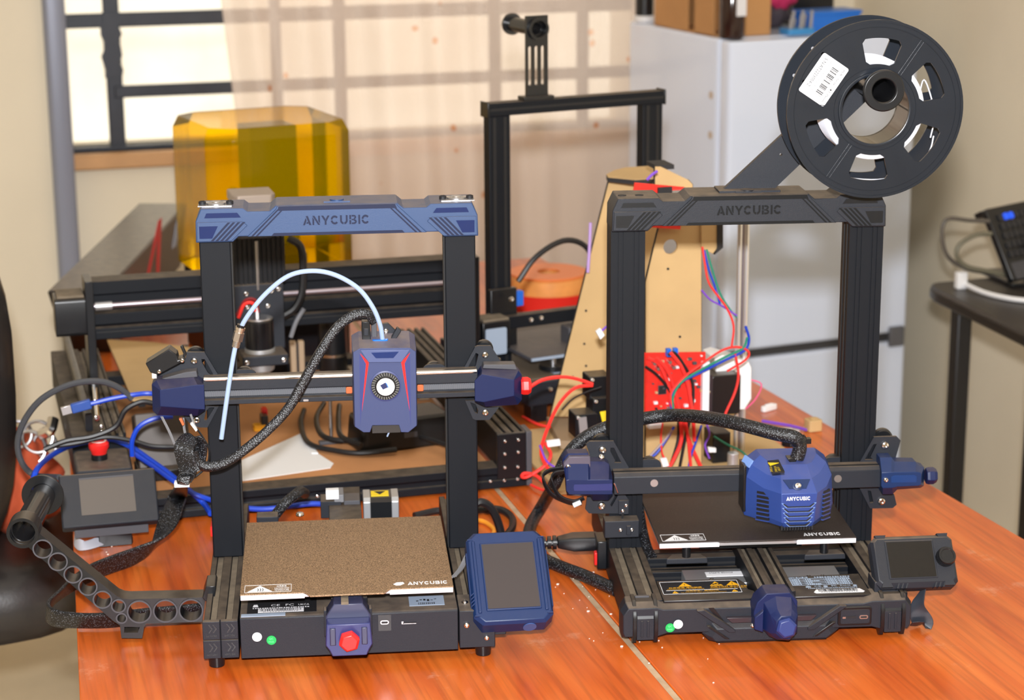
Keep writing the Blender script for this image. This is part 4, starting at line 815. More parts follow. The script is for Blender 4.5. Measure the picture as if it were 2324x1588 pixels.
# ---- covers with printed plates
b = M(); b.prism([(-119,-178),(-119,-116),(-24,-116),(-18,-132),(-18,-150),(-8,-160),(-8,-178)], 'z', 30, 50); lc = b.build('board_cover', BLKS, B, bevel=1)
T = FLAT(0, 0, 50)
b = M(); b.rect(T, -117, -26, -160, -121, .2); wl = b.build('warning_plate', INK, lc)
b = M()
for r_ in ((-116.5,-26.5,-159.6,-159), (-116.5,-26.5,-122,-121.4), (-116.5,-115.9,-159.6,-121.4), (-27.1,-26.5,-159.6,-121.4), (-112,-30,-148.6,-148)): b.rect(T, *r_, t=.35)
b.build('plate_frame', PAPER, wl)
b = M()
for x in (-96, -60, -41):
    b.flat([(x,-137),(x+15,-137),(x+7.5,-124.5)], T, .35)
for x in (-106, -38): b.flat([(x,-157),(x+7,-157),(x+3.5,-150.5)], T, .35)
b.text('热床高温 请勿触摸', FLAT(-108, -142.5, 50), 3.4, 38, .35, .02); b.text('DANGEROUSLY HOT  DO NOT TOUCH', FLAT(-110, -146, 50), 1.8, 42, .35, .02)
b.text('机器工作时 请注意夹伤', FLAT(-60, -142.5, 50), 3.4, 42, .35, .02); b.text('MACHINE WORKING  BE CAREFUL', FLAT(-61, -146, 50), 1.8, 42, .35, .02)
b.text('注意安全，规范操作', FLAT(-90, -153, 50), 3.2, 38, .35, .02); b.text('Pay attention to safety and standardize operation', FLAT(-96, -157, 50), 1.8, 52, .35, .02)
b.build('warning_print', mat('label_amber', (226, 166, 24), .5), wl)
b = M()
for x in (-96, -60, -41): b.text('!', FLAT(x+6.9, -135.6, 50), 6, None, .5)
for x in (-106, -38): b.text('!', FLAT(x+3.2, -156.4, 50), 4, None, .5)
for k in range(3): b.cyl((-55.5+3.2*k, -133+1.6*(k % 2), 50), (-55.5+3.2*k, -133+1.6*(k % 2), 50.5), 1.7, n=12)
b.build('warning_symbol', INK, wl)
b = M(); b.prism([(24,-178),(24,-116),(118,-112),(118,-178)], 'z', 30, 50); rc = b.build('power_cover', BLKS, B, bevel=1)
b = M(); x0, y1 = 30, -118
b.word(FLAT(32, -121.5, 50), 3, 26, .3); dashes(b, T, 64, -121.4, 14, 2.4, 2.6, .6)
for k in range(5): b.rect(T, 32, 104, -124-5*k, -123.6-5*k, .3)
for x in (32, 50, 74, 88, 103.6): b.rect(T, x, x+.4, -144, -123.6, .3)
for k in range(4):
    for x, n_ in ((34, 5), (52, 7 if k % 2 else 3), (76, 5), (90, 5 if k else 6)): dashes(b, T, x, -127.6-5*k, n_, 1.9, 2.2)
b.text('CE', FLAT(58, -151.5, 50), 4.4, 8, .3, .02); b.text('FC', FLAT(78, -151.5, 50), 4.4, 6, .3, .03); b.text('RoHS', FLAT(88, -151, 50), 3.6, 12, .3, .02)
b.flat([(48,-151.5),(54,-151.5),(54,-149),(51,-146.8),(48,-149)], T, .3); b.cyl((71,-149.5,50), (71,-149.5,50.3), 2.6, n=16); b.cyl((105,-149.5,50), (105,-149.5,50.3), 2.4, n=16)
dashes(b, T, 50, -155.4, 26, 1.7, 1.4)
b.build('rating_print', PALE, rc)
b = M(); b.flat([(56,-170),(54,-167),(58,-159.5),(108,-159.5),(112,-168),(110,-170.5)], T, .4); b.build('barcode_label', PAPER, rc)
b = M(); barcode(b, FLAT(60, -166, 50.4), 46, 5.6, 5); b.text('KN2308A0102476', FLAT(62, -169.6, 50.4), 2.6, 42, .3); b.build('barcode', INK, rc)
for y0, y1, z1 in ((-58, -42, 38), (-36, -4, 47)):
    b = M(); b.box(-118.6, 119, y0, y1, z1-16, z1); b.build('cross_bar', ALU, B, bevel=1)
    b = M(); b.box(-118, 118.5, y0-.3, y0+1, z1-9, z1-6); b.box(-118, 118.5, (y0+y1)/2-2, (y0+y1)/2+2, z1-.5, z1+.2); b.build('bar_groove', ALUS, B)
b = M(); b.box(-82, 100, -112, -66, 2, 43); ps = b.build('power_supply', ALUM, B, bevel=.8)
b = M(); b.rect(FLAT(0, 0, 43), -56, 8, -90, -76, .4); b.build('supply_label', PAPER, ps)
b = M(); b.text('120V', T=FLAT(6, -78, 43.5) @ Matrix.Rotation(math.pi, 4, 'Z'), h=5, w=14, t=.3); b.build('supply_print', RED, ps)
b = M(); b.text('POWER SUPPLY', T=FLAT(-24, -78, 43.5) @ Matrix.Rotation(math.pi, 4, 'Z'), h=4, w=28, t=.3); b.build('supply_print', INK, ps)
for x in (-52, 62, 78): screw(ps, x, -101, 43, 3, (0, 0, 1))
# ---- bed rail, tensioner, bed
b = M(); b.prism([(-13+p[0], 28+p[1]) for p in rail_profile(42, 32, (8, 21, 34), 6, 6)], 'y', -186, 190); br = b.build('bed_rail', ALU, B, bevel=.8)
for c in (8, 34):
    b = M(); b.box(-13+c-2.6, -13+c+2.6, -185, 189, 54, 55.4); b.build('slot_cover', DUSTY, br)
b = M(); b.prism([(-20,22),(-22,44),(-18,56),(-8,66),(18,66),(27,56),(27,30),(20,20)], 'y', -206, -178, 1.0); tb = b.build('tensioner_body', NAVY, B, bevel=1.2)
b = M(); b.loft([[(x, -204, z) for x, z in ((-12,56),(2,64),(20,62),(26,50),(26,22),(14,12),(-4,14),(-12,24))], [(x, -218, z) for x, z in ((-6,46),(2,52),(18,52),(25,44),(25,24),(16,14),(2,16),(-6,24))], [(x, -226, z) for x, z in ((0,40),(5,46),(16,46),(21,40),(21,26),(15,19),(6,20),(0,26))]]); b.build('tensioner_nose', NAVY, B, bevel=.8, smooth_ang=15)
knob6(B, 'tension_knob', (10.5, -224, 33), (0, -1, .15), 12, 9, mat('lilac_navy_knob', (34, 50, 108), .42))
b = M(); b.prism([(-22,26),(-22,40),(-12,48),(-12,22)], 'y', -212, -190); b.build('side_lug', NAVY, B, bevel=1)
screw(B, -21.6, -200, 26, 2.6, (-1, 0, 0))
print_bed(B, -114.5, 115.5, -105, 130, 92.1, bed_mat('black_speckled_sheet', (44, 36, 33), (128, 116, 104), 1100, .62, .84, .55, .1), 1, mat('white_edge', (226, 224, 234), .4), 56, False)
for x in (-80, 82):
    b = M(); b.cyl((x, -88, 68), (x, -88, 84), 5); b.build('knob_stem', BLKS, B)
    b = M(); b.prism([(x-25,-94),(x+25,-94),(x+19,-78),(x-17,-78)], 'z', 61, 68, .96); b.build('levelling_wing', BLK, B, bevel=1.2)
b = M(); b.box(-60, 62, -60, 60, 66, 74); b.build('bed_carriage', BLKS, B, bevel=1)
# ---- posts, beam
for x0 in (-160, 120):
    pf = [(x0, 0)]
    for c in (8, 13.5, 26.5, 32): pf += [(x0+c-1, 0), (x0+c-1, 1.6), (x0+c+1, 1.6), (x0+c+1, 0)]
    pf += [(x0+40, 0), (x0+40, 40), (x0, 40)]
    b = M(); b.prism(pf, 'z', 48.5, 441); p = b.build('post', ALU, B)
    xi = x0+40 if x0 < 0 else x0
    b = M(); s_ = 1 if x0 < 0 else -1; b.box(min(xi, xi+s_*1), max(xi, xi+s_*1), 10, 15, 50, 438); b.box(min(xi, xi+s_*1), max(xi, xi+s_*1), 25, 30, 50, 438); b.build('rail_lip', ALUS, p)
tbm = top_beam(B, (BLK, mat('black_groove', (6, 7, 9), .5, spec=.25), BLKS), .8)
for x in (-146, -126, 126, 146):
    b = M(); b.cyl((x, 12, 476.2), (x, 12, 477), 5, n=20); b.build('screw_hole', INK, tbm)
# ---- x gantry
b = M(); b.prism([(-28,125.5),(-28,147),(-24,151.5),(-6,151.5),(-4,149),(-4,125.5)], 'x', -158, 164); gan = b.build('x_rail', BLK, B, bevel=.8)
b = M(); b.box(-158, 164, -22, -18, 151, 152); b.build('rail_groove', ALUS, gan)
for px_ in [(-110.2,138.9),(109.7,138)]:
    b = M(); b.prism(circ(px_[0], px_[1], 4.6, 16), 'y', -28.6, -27.5); b.build('rail_window', STEEL, gan)
cp = [(-188.9,182.6),(-185.1,186.1),(-156.2,185.7),(-135.4,147.9),(-186.7,149.4),(-184.5,168.7)]
h1 = [(-160,177.6),(-155.6,177.5),(-146.8,158.5),(-155.5,158.8),(-154.3,161.8),(-160.2,173.4)]
b = M(); b.plate([cp, h1], 4, FRONT(0, -4, 0)); b.build('carriage_plate', BLK, B)
cl = [(-186.6,125.1),(-189.5,101.5),(-185.4,96.4),(-149.2,95),(-137.6,95),(-137.1,111.5),(-145.9,123.9)]
h2 = [(-153.5,119.3),(-160,106.1),(-158,104.2),(-150.6,118)]
b = M(); b.plate([cl, h2], 4, FRONT(0, -4, 0)); b.build('carriage_plate', BLK, B)
cr = [(137,144.9),(156.2,182.1),(183.9,182.2),(188.8,176.9),(183.3,153.4),(163.6,144.2)]
h3 = [(146.1,153.8),(156,173),(160.1,173.5),(153.1,157.3),(156.7,153.5)]
b = M(); b.plate([cr, h3], 4, FRONT(0, -4, 0)); b.build('carriage_plate', BLK, B)
cq = [(140.9,119.1),(155,92.2),(182.9,92),(187.4,96.2),(183.9,109.2),(164.6,119.6)]
h4 = [(151.1,115.1),(154.7,99),(158.8,99.5),(155.3,114.4)]
b = M(); b.plate([cq, h4], 4, FRONT(0, -4, 0)); b.build('carriage_plate', BLK, B)
for x, z in [(-169.5,175.5),(-170.2,105.7),(169.9,172),(168.4,101.6)]: screw(B, x, -8, z, 5)
for x, z in [(-168.2,180.5),(171.6,177.7)]: wheel(B, x, 12, z-3, 12)
for x, z in [(-110.9,147.8),(113,144.2)]: wheel(B, x, 14, z, 11); b = M(); b.plate([rrect(x-14, x+14, z-24, z+9, 8)], 3, FRONT(0, 10, 0)); b.build('rear_bracket', BLK, B)
lo = [(-219,169.4),(-216.2,174.1),(-212.2,178.1),(-188.7,177.8),(-185.8,167.2),(-168.6,166.7),(-163.4,163),(-159.3,147.2),(-159.1,124.3),(-164.3,118.4),(-182.7,119),(-185.6,123.9),(-213.3,125.9),(-215,148.9)]
li = [(-216.4,150.7),(-215.8,151.2),(-213.7,151.6),(-190.7,150.9),(-187.9,151.1),(-170.8,150.8),(-166.8,150.7),(-162,150.5),(-161.9,132.6),(-166.7,132.5),(-185,133),(-187.8,133.1),(-212.9,133.9),(-216.4,138.8)]
mc = facet(B, 'motor_cover', lo, li, -9, -26, -46, NAVY)
q = [(-206.8,146),(-186.2,145.8),(-162.1,145.8),(-162,137.5),(-186.2,137.7),(-206.8,138.2),(-207.7,142.4)]
b = M(); b.flat(q, FRONT(0, -46, 0), .5); b.build('cover_inlay', mat('indigo_inlay_dark', (34, 42, 96), .4), mc)
q = [(-218.1,168.6),(-211.6,176.2),(-186.9,175.9),(-186.3,165.3),(-188,149.7),(-212.2,148),(-217.9,159)]
b = M(); b.prism(q, 'y', -34, -12); mh = b.build('motor_housing', mat('smoked_housing', (84, 78, 92), .4), B, bevel=1)
(sx_, sz_), (tx2, tz2) = [(-212.6,164),(-172.7,170.3)]
screw(mh, sx_, -34, sz_, 3.4); screw(B, tx2, -27, tz2+2, 3.8, (0, -.6, .8))
ro = [(159.6,162.2),(173.7,162.4),(177.4,156.8),(203.3,155.5),(208.8,149.9),(214.1,148.5),(214.6,125.4),(210.6,122.8),(182.4,121.5),(176.8,115.5),(165,115.9),(161.1,125.7)]
ri = [(158.6,148.6),(170.2,148.7),(173.7,148.8),(199.4,148.3),(204.7,147.3),(206.5,145.4),(206.5,132.1),(203.6,131),(178,130.6),(172.2,129.3),(160.5,129.3),(158.6,132.3)]
rc_ = facet(B, 'tensioner_cover', ro, ri, -9, -26, -42, SCRB)
b = M(); q = [(170.2,143.2),(173.6,144.9),(198.1,144.6),(200.8,142.3),(200.8,135.7),(170.5,136)]; b.flat(q, FRONT(0, -42, 0), .5); b.build('cover_inlay', mat('inlay_blue', (20, 52, 104), .35), rc_)
(x, z), = [(163.8,139.7)]; screw(rc_, x, -42, z, 3.2)
(x, z), = [(215.8,138.1)]; knob6(B, 'tension_knob', (x, -27, z), (1, 0, 0), 10.5, 13, NAVY)
b = M(); b.tube([(-159.8,-44,145.7),(-157.7,-44,141.3),(-155,-44,133.6)], .8, 6); b.build('belt_pin', CHROME, B)
# ---- z end stop on the left post
(a0, b0), (a1, b1) = [(-168,89.6),(-126.6,69.4)]
b = M(); b.box(a0, a1, -22, -2, b1, b0+1); es = b.build('end_stop_bracket', BLK, B, bevel=1)
b = M(); b.box(a0+26, a1-10, -24, -21, b1+4, b0-5); b.build('switch_plate', BLK, es, bevel=.6)
for x in (a0+19, a1-9): screw(es, x, -22, (b0+b1)/2, 2.6)
(a2, b2), (a3, b3) = [(-150.3,112.6),(-138,95.1)]
b = M(); b.box(a2, a3, -12, -8, b3, b2); b.build('trigger_plate', BLK, B, bevel=.6)
for x, z in ((a2+9, b2-6), (a2+5, b3+5)): screw(B, x, -12, z, 2.4)
b = M(); b.box(a3-9, a3-6.5, -14, -12, b1+10, b2-16); b.build('trigger_pin', BLKS, B)
# ---- print head: faceted shell built from plan sections
def plan(z, xl, xr, yf, yb, c, cf): return [(xl, yb, z), (xl, yb-8-cf, z), (xl+c, yf, z), (xr-c, yf, z), (xr, yb-8-cf, z), (xr, yb, z)]
HB = mat('print_head_blue', (46, 70, 138), .38, .1, grain=.15, gscale=2200, dust_sheen=.3)
hx = 41
rings = [[(-18,-36,92),(-18,-60,92),(2,-86,92),(25,-112,90),(62,-112,90),(82,-86,92),(97,-62,92),(97,-36,92)],
         [(-20,-36,112),(-20,-62,110),(0,-89,104),(22,-117,100),(64,-117,100),(86,-89,104),(99,-64,110),(99,-36,112)],
         [(-17,-36,172),(-17,-66,160),(1,-93,150),(20,-121,150),(66,-121,150),(84,-93,150),(96,-66,160),(96,-36,172)],
         [(-13,-36,184),(-11,-62,180),(6,-84,170),(22,-102,168),(62,-102,168),(76,-84,170),(89,-62,180),(91,-36,184)],
         [(0,-36,196),(2,-58,194),(12,-76,186),(24,-80,184),(60,-80,184),(68,-76,186),(76,-58,194),(78,-36,196)]]
b = M(); b.loft(rings); hd = b.build('print_head_shell', HB, B, bevel=.8, smooth_ang=12)
hd.location = (.00885, -.0065, .0392); hd.scale = (.89, .82, .72)
(vx, vz), = [(36,158.4)]
TF = FRONT(0, -121, 0)
FP = lambda z: frame((43, -121+(150-z)*.08, z), (1, 0, 0), (0, -.08, 1))      # lies on the front face
b = M(); b.word(frame((26, -121.4, 139), (1, 0, 0), (0, .1, 1)), 6, 33, .8); b.build('printed_name', PAPER, hd)
for k in range(5):
    z = 131-8.2*k; w_ = 23-1.2*k; y = -121+(150-z)*.085
    b = M(); q = [(-w_, 3), (-w_+2.5, 3), (-w_+8, -3), (w_-8, -3), (w_-2.5, 3), (w_, 3), (w_-6.5, -5.2), (-w_+6.5, -5.2)]
    b.prism([(43+x_, z+z_) for x_, z_ in q], 'y', y-.7, y+3); lv = b.build('lit_vent_rim', mat('vent_rim_highlight', (120, 150, 205), .4), hd)  # pale rim colour paints in the highlight along the vent edge
    b = M(); b.prism([(43+x_*.93, z+z_*.8-.4) for x_, z_ in q], 'y', y-1, y+2); b.build('vent_slot', INK, hd)
for sx in (-1, 1):      # slanted side louvres
    for k in range(7):
        z = 141-7.2*k; c = Vector((1.2, -91.6, z)) if sx < 0 else Vector((84.2, -91.6, z)); u_ = Vector((.583, -.812, 0)) if sx < 0 else Vector((.583, .812, 0))
        T_ = frame(c, u_, (0, 0, 1))
        b = M(); b.T = T_; b.prism([(-11,-1.8+1.4*sx),(11,-1.8-1.4*sx),(11,2.6-1.4*sx),(-11,2.6+1.4*sx)], 'z', -1.5, .8); b.build('side_louvre', INK, hd)
        b = M(); b.T = T_; b.prism([(-11.4,-3.6+1.4*sx),(11.4,-3.6-1.4*sx),(11.4,-1.6-1.4*sx),(-11.4,-1.6+1.4*sx)], 'z', -1, 2.2); b.build('louvre_blade', HB, hd)
b = M(); b.T = frame((-16, -52, 176), (.3, -.95, -.1), (.35, 0, .9))
for k in range(9): b.box(-10+2.6*k, -9+2.6*k, -1, 12, -1, 1.6)
b.build('top_fins', mat('vent_rim_highlight', (120, 150, 205), .4), hd)
b = M(); b.lathe([(0, -2), (7, -2), (7, 1), (5.8, 1.4), (0, 1.4)], (42, -113, 160), (0, -.85, .53), 28); b.build('button_ring', SCRB, hd)
screw(hd, 42, -114, 160.6, 5, (0, -.85, .53))
b = M(); b.flat([(24,-1),(60,-1),(53,-17),(31,-17)], frame((0, -103, 168), (1, 0, 0), (0, .72, .69)), .6); b.build('brow_facet', SCRB, hd)
b = M()
for k in range(11): b.prism([(-110, 82.5), (-116, 90), (-108, 95)], 'x', 24+3.6*k, 25.6+3.6*k)
b.box(22, 64, -112, -100, 85, 94); b.build('heat_sink', INK, hd)
b = M(); b.box(-21, -17, -66, -30, 100, 178); b.build('side_plate', BLKS, hd, bevel=1)
b = M(); b.cyl((43, -92, 94), (43, -92, 104), 3, 6); b.build('nozzle', BRASS, hd)
TL = frame((10.5, -77, 190.2), (.62, -.75, -.2), (.6, .5, .1))
q = [(5.7,-90.4),(21.1,-86.2),(19.1,-140.7),(2.9,-142.8)]
b = M(); b.prism(q, 'z', 193.2, 195.4); wl2 = b.build('warning_label', INK, hd)
tq = [(4.3,-100.3),(18.8,-102.3),(5,-114.3)]; b = M(); b.prism(tq, 'z', 195.2, 195.9); b.build('warning_sign', YEL, wl2)
b = M(); g0 = [(5.3,-118.7),(2.5,-141.9),(11.1,-117.4),(8.5,-142.4),(14.2,-121.3),(13.5,-139.3)]
for p_, q_ in ((g0[0], g0[1]), (g0[2], g0[3]), (g0[4], g0[5])):
    b.text('HOT SURFACE', frame((p_[0], p_[1], 195.4), (q_[0]-p_[0], q_[1]-p_[1], 0), (-(q_[1]-p_[1]), q_[0]-p_[0], 0)) @ Matrix.Translation((0, -2, 0)), 3, max(8, math.hypot(q_[0]-p_[0], q_[1]-p_[1])), .4)
b.build('warning_print', YEL, wl2)
q = [(34.6,192.1),(47.1,192.3),(47.2,187.6),(45.6,172.3),(37.4,171.9),(37.6,186.7)]; b = M(); b.prism(q, 'y', -74, -58); b.build('cable_clamp', BLKS, hd, bevel=1)
cs = [(52.3,-62,175.7),(55.1,-62,186.3),(53.8,-62,197.1),(44.8,-62,202.7),(27.8,-56,204.6),(-0.5,-40,209.1),(-23.1,-20,210.2),(-48,20,204.4),(-73.9,60,195.5),(-104.9,70,190.1),(-138.6,60,186.1),(-160.1,60,181.1),(-184.3,60,168.9),(-203.1,60,149.8),(-215,60,124.8),(-219.5,70,108.6)]
b = M(); b.tube(cs, 8.2, 12, 6); b.build('cable_sleeve', BRAID, B)
b = M(); c = Vector(cs[2]); b.lathe([(8.4, -2), (9.6, -2), (9.6, 2), (8.4, 2)], c, (Vector(cs[3])-Vector(cs[1])).normalized(), 20); b.box(c.x+6, c.x+14, c.y-4, c.y+4, c.z-3, c.z+3); b.build('cable_tie', BLKS, B)
cs2 = [(-211.9,155.5,80),(-216.7,218.2,40),(-225.2,241.4,14),(-238.1,204.5,9),(-245.5,146.3,9),(-236.4,86,9),(-215,48.5,9),(-186.3,11.3,9),(-154.5,-38.3,9)]
b = M(); b.tube(cs2, 8, 12, 6); b.build('cable_sleeve', BRAID, B)
for pts in ([(-216.2,-10,154.7),(-233.4,-10,151.9),(-240.3,-10,142.8),(-230.9,-10,123.3),(-209.8,-10,111.6),(-194,-10,110.1)], [(-215.5,-14,151.6),(-227,-14,149.2),(-230.1,-14,140),(-221.8,-14,121.6),(-205,-14,114),(-191.8,-14,118)]):
    b = M(); b.ribbon(pts, [(0, -.5, .8)]*6, 7, 2.4); b.build('motor_lead', BLKW, B)
(x, z), = [(-199.9,111.7)]; b = M(); b.cyl((x-5, -16, z-2), (x+4, -16, z+2), 3); b.build('lead_tag', WHITE, B)
# ---- display with rotary knob
TD = frame((124, -178, 56), (94, 5, -1.2), (-4, 26, 34))
def octo2(x0, x1, y0, y1, c): return [(x0+c,y0),(x1-c,y0),(x1,y0+c),(x1,y1-c),(x1-c,y1),(x0+c,y1),(x0,y1-c),(x0,y0+c)]
b = M(); b.T = TD; b.loft([[(p[0], p[1], z) for p in o] for o, z in ((octo2(3, 93, 2, 60, 6), -20), (octo2(0, 96, 0, 62, 6), -15), (octo2(0, 96, 0, 62, 6), -3), (octo2(3, 93, 6, 58, 4), 1.5))]); ds = b.build('display_housing', BLK, B, bevel=.8, smooth_ang=20)
b = M(); b.T = TD; b.prism(rrect(15, 72, 10, 55, 1), 'z', 1, 2.4); b.build('display_bezel', BLK, ds, bevel=.6)
b = M(); b.T = TD; b.box(17, 70, 11.5, 53.5, 2, 2.8); b.build('display_glass', GLASSB, ds)
b = M(); b.T = TD; b.lathe([(0, 1), (10.6, 1), (10.6, 10), (9.6, 12), (7.6, 12), (7, 11.3), (0, 11.3)], (83, 33, 0), (0, 0, 1), 36); kb = b.build('rotary_knob', BLKS, ds)
b = M(); b.T = TD
for k in range(36):
    a = 2*math.pi*k/36; b.cyl((83+10.5*math.cos(a), 33+10.5*math.sin(a), 1.4), (83+10.5*math.cos(a), 33+10.5*math.sin(a), 9.8), .5, n=5)
b.build('knurling', BLKS, kb); 
b = M(); b.T = TD
for x0 in (22, 66):
    for k in range(3): b.prism([(x0+k*5, -.5), (x0+2+k*5, -.5), (x0+5+k*5, 6), (x0+3+k*5, 6)], 'z', -8, 1)
for x0 in (5, 78): b.prism([(x0, 1), (x0+13, 1), (x0+11, 6.5), (x0+2, 6.5)], 'z', -2, 1.8)
for x0 in (5, 78): b.prism([(x0+2, 57), (x0+11, 57), (x0+13, 62.6), (x0, 62.6)], 'z', -4, 1)
b.build('relief_rib', BLK, ds)
b = M(); b.box(122, 150, -172, -140, 46, 62); b.build('display_bracket', BLK, B, bevel=1)
rb = [(181.7,-165,51.4),(178.1,-165,40.8),(175,-165,30.2),(176.5,-165,19.4),(181.6,-165,8.5),(179,-165,-2.2),(168,-165,-6.2)]
rb = [(x, y, max(z, 7)) for x, y, z in rb]
b = M(); b.ribbon(rb, [(.5, -.8, 0), (.6, -.7, .1), (.8, -.5, .2), (.9, -.3, .2), (.9, -.3, .1), (.8, -.4, .3), (.5, -.6, .5)], [5, 10, 16, 22, 24, 20, 12], 1.2); b.build('ribbon_cable', mat('grey_ribbon', (40, 44, 52), .4), B)
# ---- mains inlet on the left side with the plugged cord
b = M(); b.box(-172, -160, 20, 56, 14, 50); pi = b.build('power_inlet', BLKS, B, bevel=1.5)
b = M(); b.box(-175, -171, 24, 34, 18, 34); b.build('power_switch', RED, pi, bevel=1)
pc = thing('mains_cable', 'black mains cable with ribbed plug pushed into the left side of the right printer', 'cable', ([(749.5,2269.5,20)][0]), R(-11.6))
b = M(); b.loft([[(x, y*k_, 18+z*k_) for y, z in ((-12,-9),(12,-9),(14,0),(12,9),(-12,9),(-14,0))] for x, k_ in ((-12, 1), (-42, 1), (-58, .7), (-62, .62))]); b.build('plug', BLKS, pc, bevel=1.5)
for k in range(4):
    b = M(); b.lathe([(0, 0), (8.6-.6*k, 0), (8.6-.6*k, 4.4), (0, 4.4)], (-63-6.6*k, 0, 18), (-1, 0, 0), 16); b.build('strain_rib', BLKS, pc)
b = M(); b.tube([(-60, 0, 18), (-95, -4, 15), (-125, -18, 8), (-150, -24, 5), (-200, -10, 5), (-225, 60, 5)], 4); b.build('cable', BLKW, pc)
b = M(); b.tube([(p[0], p[1], p[2]) for p in [(-118, 70, 96), (-119, 36, 84), (-118.5, 8, 68), (-116, -16, 54), (-112, -34, 48)]], 6, 10); b.build('bed_loom', BRAID, B)
# ---- spool arm on the beam
(ux, uz), = [(134.8,604.8)]
b = M(); b.plate([[(-28.5,478.5),(32,478.5),(ux+22,uz-6),(ux+14,uz+16),(ux-8,uz+18)], circ(40, 520, 1.7, 12)], 8, FRONT(0, 26, 0)); sa = b.build('spool_arm', BLK, B, bevel=.8)
b = M(); b.box(-34, 38, 4, 40, 478, 481); b.build('arm_base', BLK, B, bevel=.6)
b = M(); b.lathe([(13, 0), (15, 0), (15, 96), (13, 96)], (ux, 22, uz), (0, -1, 0), 36); b.build('spool_axle', mat('glossy_black_plastic', (34, 34, 36), .18), B)
b = M(); b.lathe([(13, 94), (23.4, 94), (23.4, 97), (22, 98.5), (14.5, 98.5), (13, 97)], (ux, 22, uz), (0, -1, 0), 44); b.build('axle_flange', BLKS, B, bevel=.4)
# ---- the spool itself hangs on the axle
SR = 100; (cx, cz), = [(129.5,585.4)]; cz = uz+15-38.2; cs_, sn_ = math.cos(PRB[3]), math.sin(PRB[3])
sp = thing('filament_spool', 'black spool of pale grey filament with white barcode label hanging on the right printer', 'spool', (PRB[0]+cs_*cx-sn_*-30, PRB[1]+sn_*cx+cs_*-30, cz), PRB[3])
SPL = mat('black_spool_plastic', (28, 33, 41), .26, grain=.1, gscale=300, var=.12, vscale=9)
def sector(a0, a1, r0, r1, c=4, n=10):
    o = []
    d0, d1 = math.degrees(c/r0), math.degrees(c/r1)
    o += [(r1*math.cos(R(a0+d1+(a1-a0-2*d1)*i/n)), r1*math.sin(R(a0+d1+(a1-a0-2*d1)*i/n))) for i in range(n+1)]
    o += [((r1-c)*math.cos(R(a1)), (r1-c)*math.sin(R(a1))), ((r0+c)*math.cos(R(a1)), (r0+c)*math.sin(R(a1)))]
    o += [(r0*math.cos(R(a1-d0+(a0-a1+2*d0)*i/n)), r0*math.sin(R(a1-d0+(a0-a1+2*d0)*i/n))) for i in range(n+1)]
    return o+[((r0+c)*math.cos(R(a0)), (r0+c)*math.sin(R(a0))), ((r1-c)*math.cos(R(a0)), (r1-c)*math.sin(R(a0)))]
mids = (86, 26, -34, -94, -154)
wins = [sector(m_-17, m_+17, 51, 80) for m_ in mids]
tiny = [circ(71*math.cos(R(a)), 71*math.sin(R(a)), 2, 10) for a in ()]
sm_ = [circ(88*math.cos(R(a)), 88*math.sin(R(a)), 2, 12) for a in (134, 158)]
for y, nm in ((-30, 'front_flange'), (24, 'rear_flange')):
    b = M(); b.plate([circ(0, 0, SR, 96), circ(0, 0, 38.2, 64)]+wins+sm_, 3, FRONT(0, y+3, 0)); fl = b.build(nm, SPL, sp, smooth_ang=30)
    b = M(); b.lathe([(SR-4, 0), (SR, 0), (SR, 4.2), (SR-3, 4.2)], (0, y+3.4, 0), (0, -1, 0), 96); b.build('rim', SPL, fl)
    b = M(); b.lathe([(38.2, 0), (42, 0), (41.6, 2.2), (39.2, 2.6), (38.2, 2.2)], (0, y, 0), (0, -1, 0), 64); b.build('hub_lip', SPL, fl)
    if y < 0:
        for a in (56, -4, -64, -124, 176, 116):
            b = M(); b.T = FRONT(0, y, 0) @ Matrix.Rotation(R(a), 4, 'Z'); b.box(46, 92, -2.2, -1.4, -.1, .5); b.box(46, 92, 1.4, 2.2, -.1, .5); b.build('spoke_line', SPL, fl)
        b = M(); b.lathe([(91.2, 0), (92.2, 0), (92, .7), (91.4, .7)], (0, y, 0), (0, -1, 0), 96); b.build('edge_line', SPL, fl)
        b = M(); b.lathe([(46, 0), (46.9, 0), (46.7, .6), (46.2, .6)], (0, y, 0), (0, -1, 0), 72); b.build('edge_line', SPL, fl)
b = M(); b.lathe([(38.2, -27), (40, -27), (40, 25), (38.2, 25)], (0, 0, 0), (0, 1, 0), 64); b.build('core_tube', mat('gloss_brown_core', (60, 52, 46), .12, 0), sp)
b = M()
for k in range(26):
    y = -25+k*1.9; b.lathe([(40.1, y-.9), (56.2+.5*math.sin(k*2.1), y-.55), (56.8+.5*math.sin(k*2.1), y), (56.2+.5*math.sin(k*2.1), y+.55), (40.1, y+.9)], (0, 0, 0), (0, 1, 0), 64)
b.build('wound_filament', mat('pale_grey_filament', (205, 208, 218), .35), sp)
b = M(); b.tube([(56*math.cos(R(a)), -10+8*math.sin(R(a)), 56*math.sin(R(a))) if a < 20 else (60+14*math.sin(R((a-20)*2.2)), -8, 30-(a-20)*1.1) for a in (-10, 0, 10, 20, 40, 60, 80)], .9, 6); b.tube([(74, -8, -34), (70, -10, -50), (58, -12, -66), (40, -12, -76), (10, -14, -82), (-30, -14, -78), (-34, -16, -68)], .9, 6); b.build('loose_filament', mat('pale_grey_filament', (205, 208, 218), .35), sp)
TLb = FRONT(0, -30, 0) @ Matrix.Translation((-59.5, 34.5, 0)) @ Matrix.Rotation(R(-124), 4, 'Z')
b = M(); b.flat(rrect(-25, 25, -17.5, 17.5, 2.5), TLb, .4); lb = b.build('barcode_label', PAPER, sp)
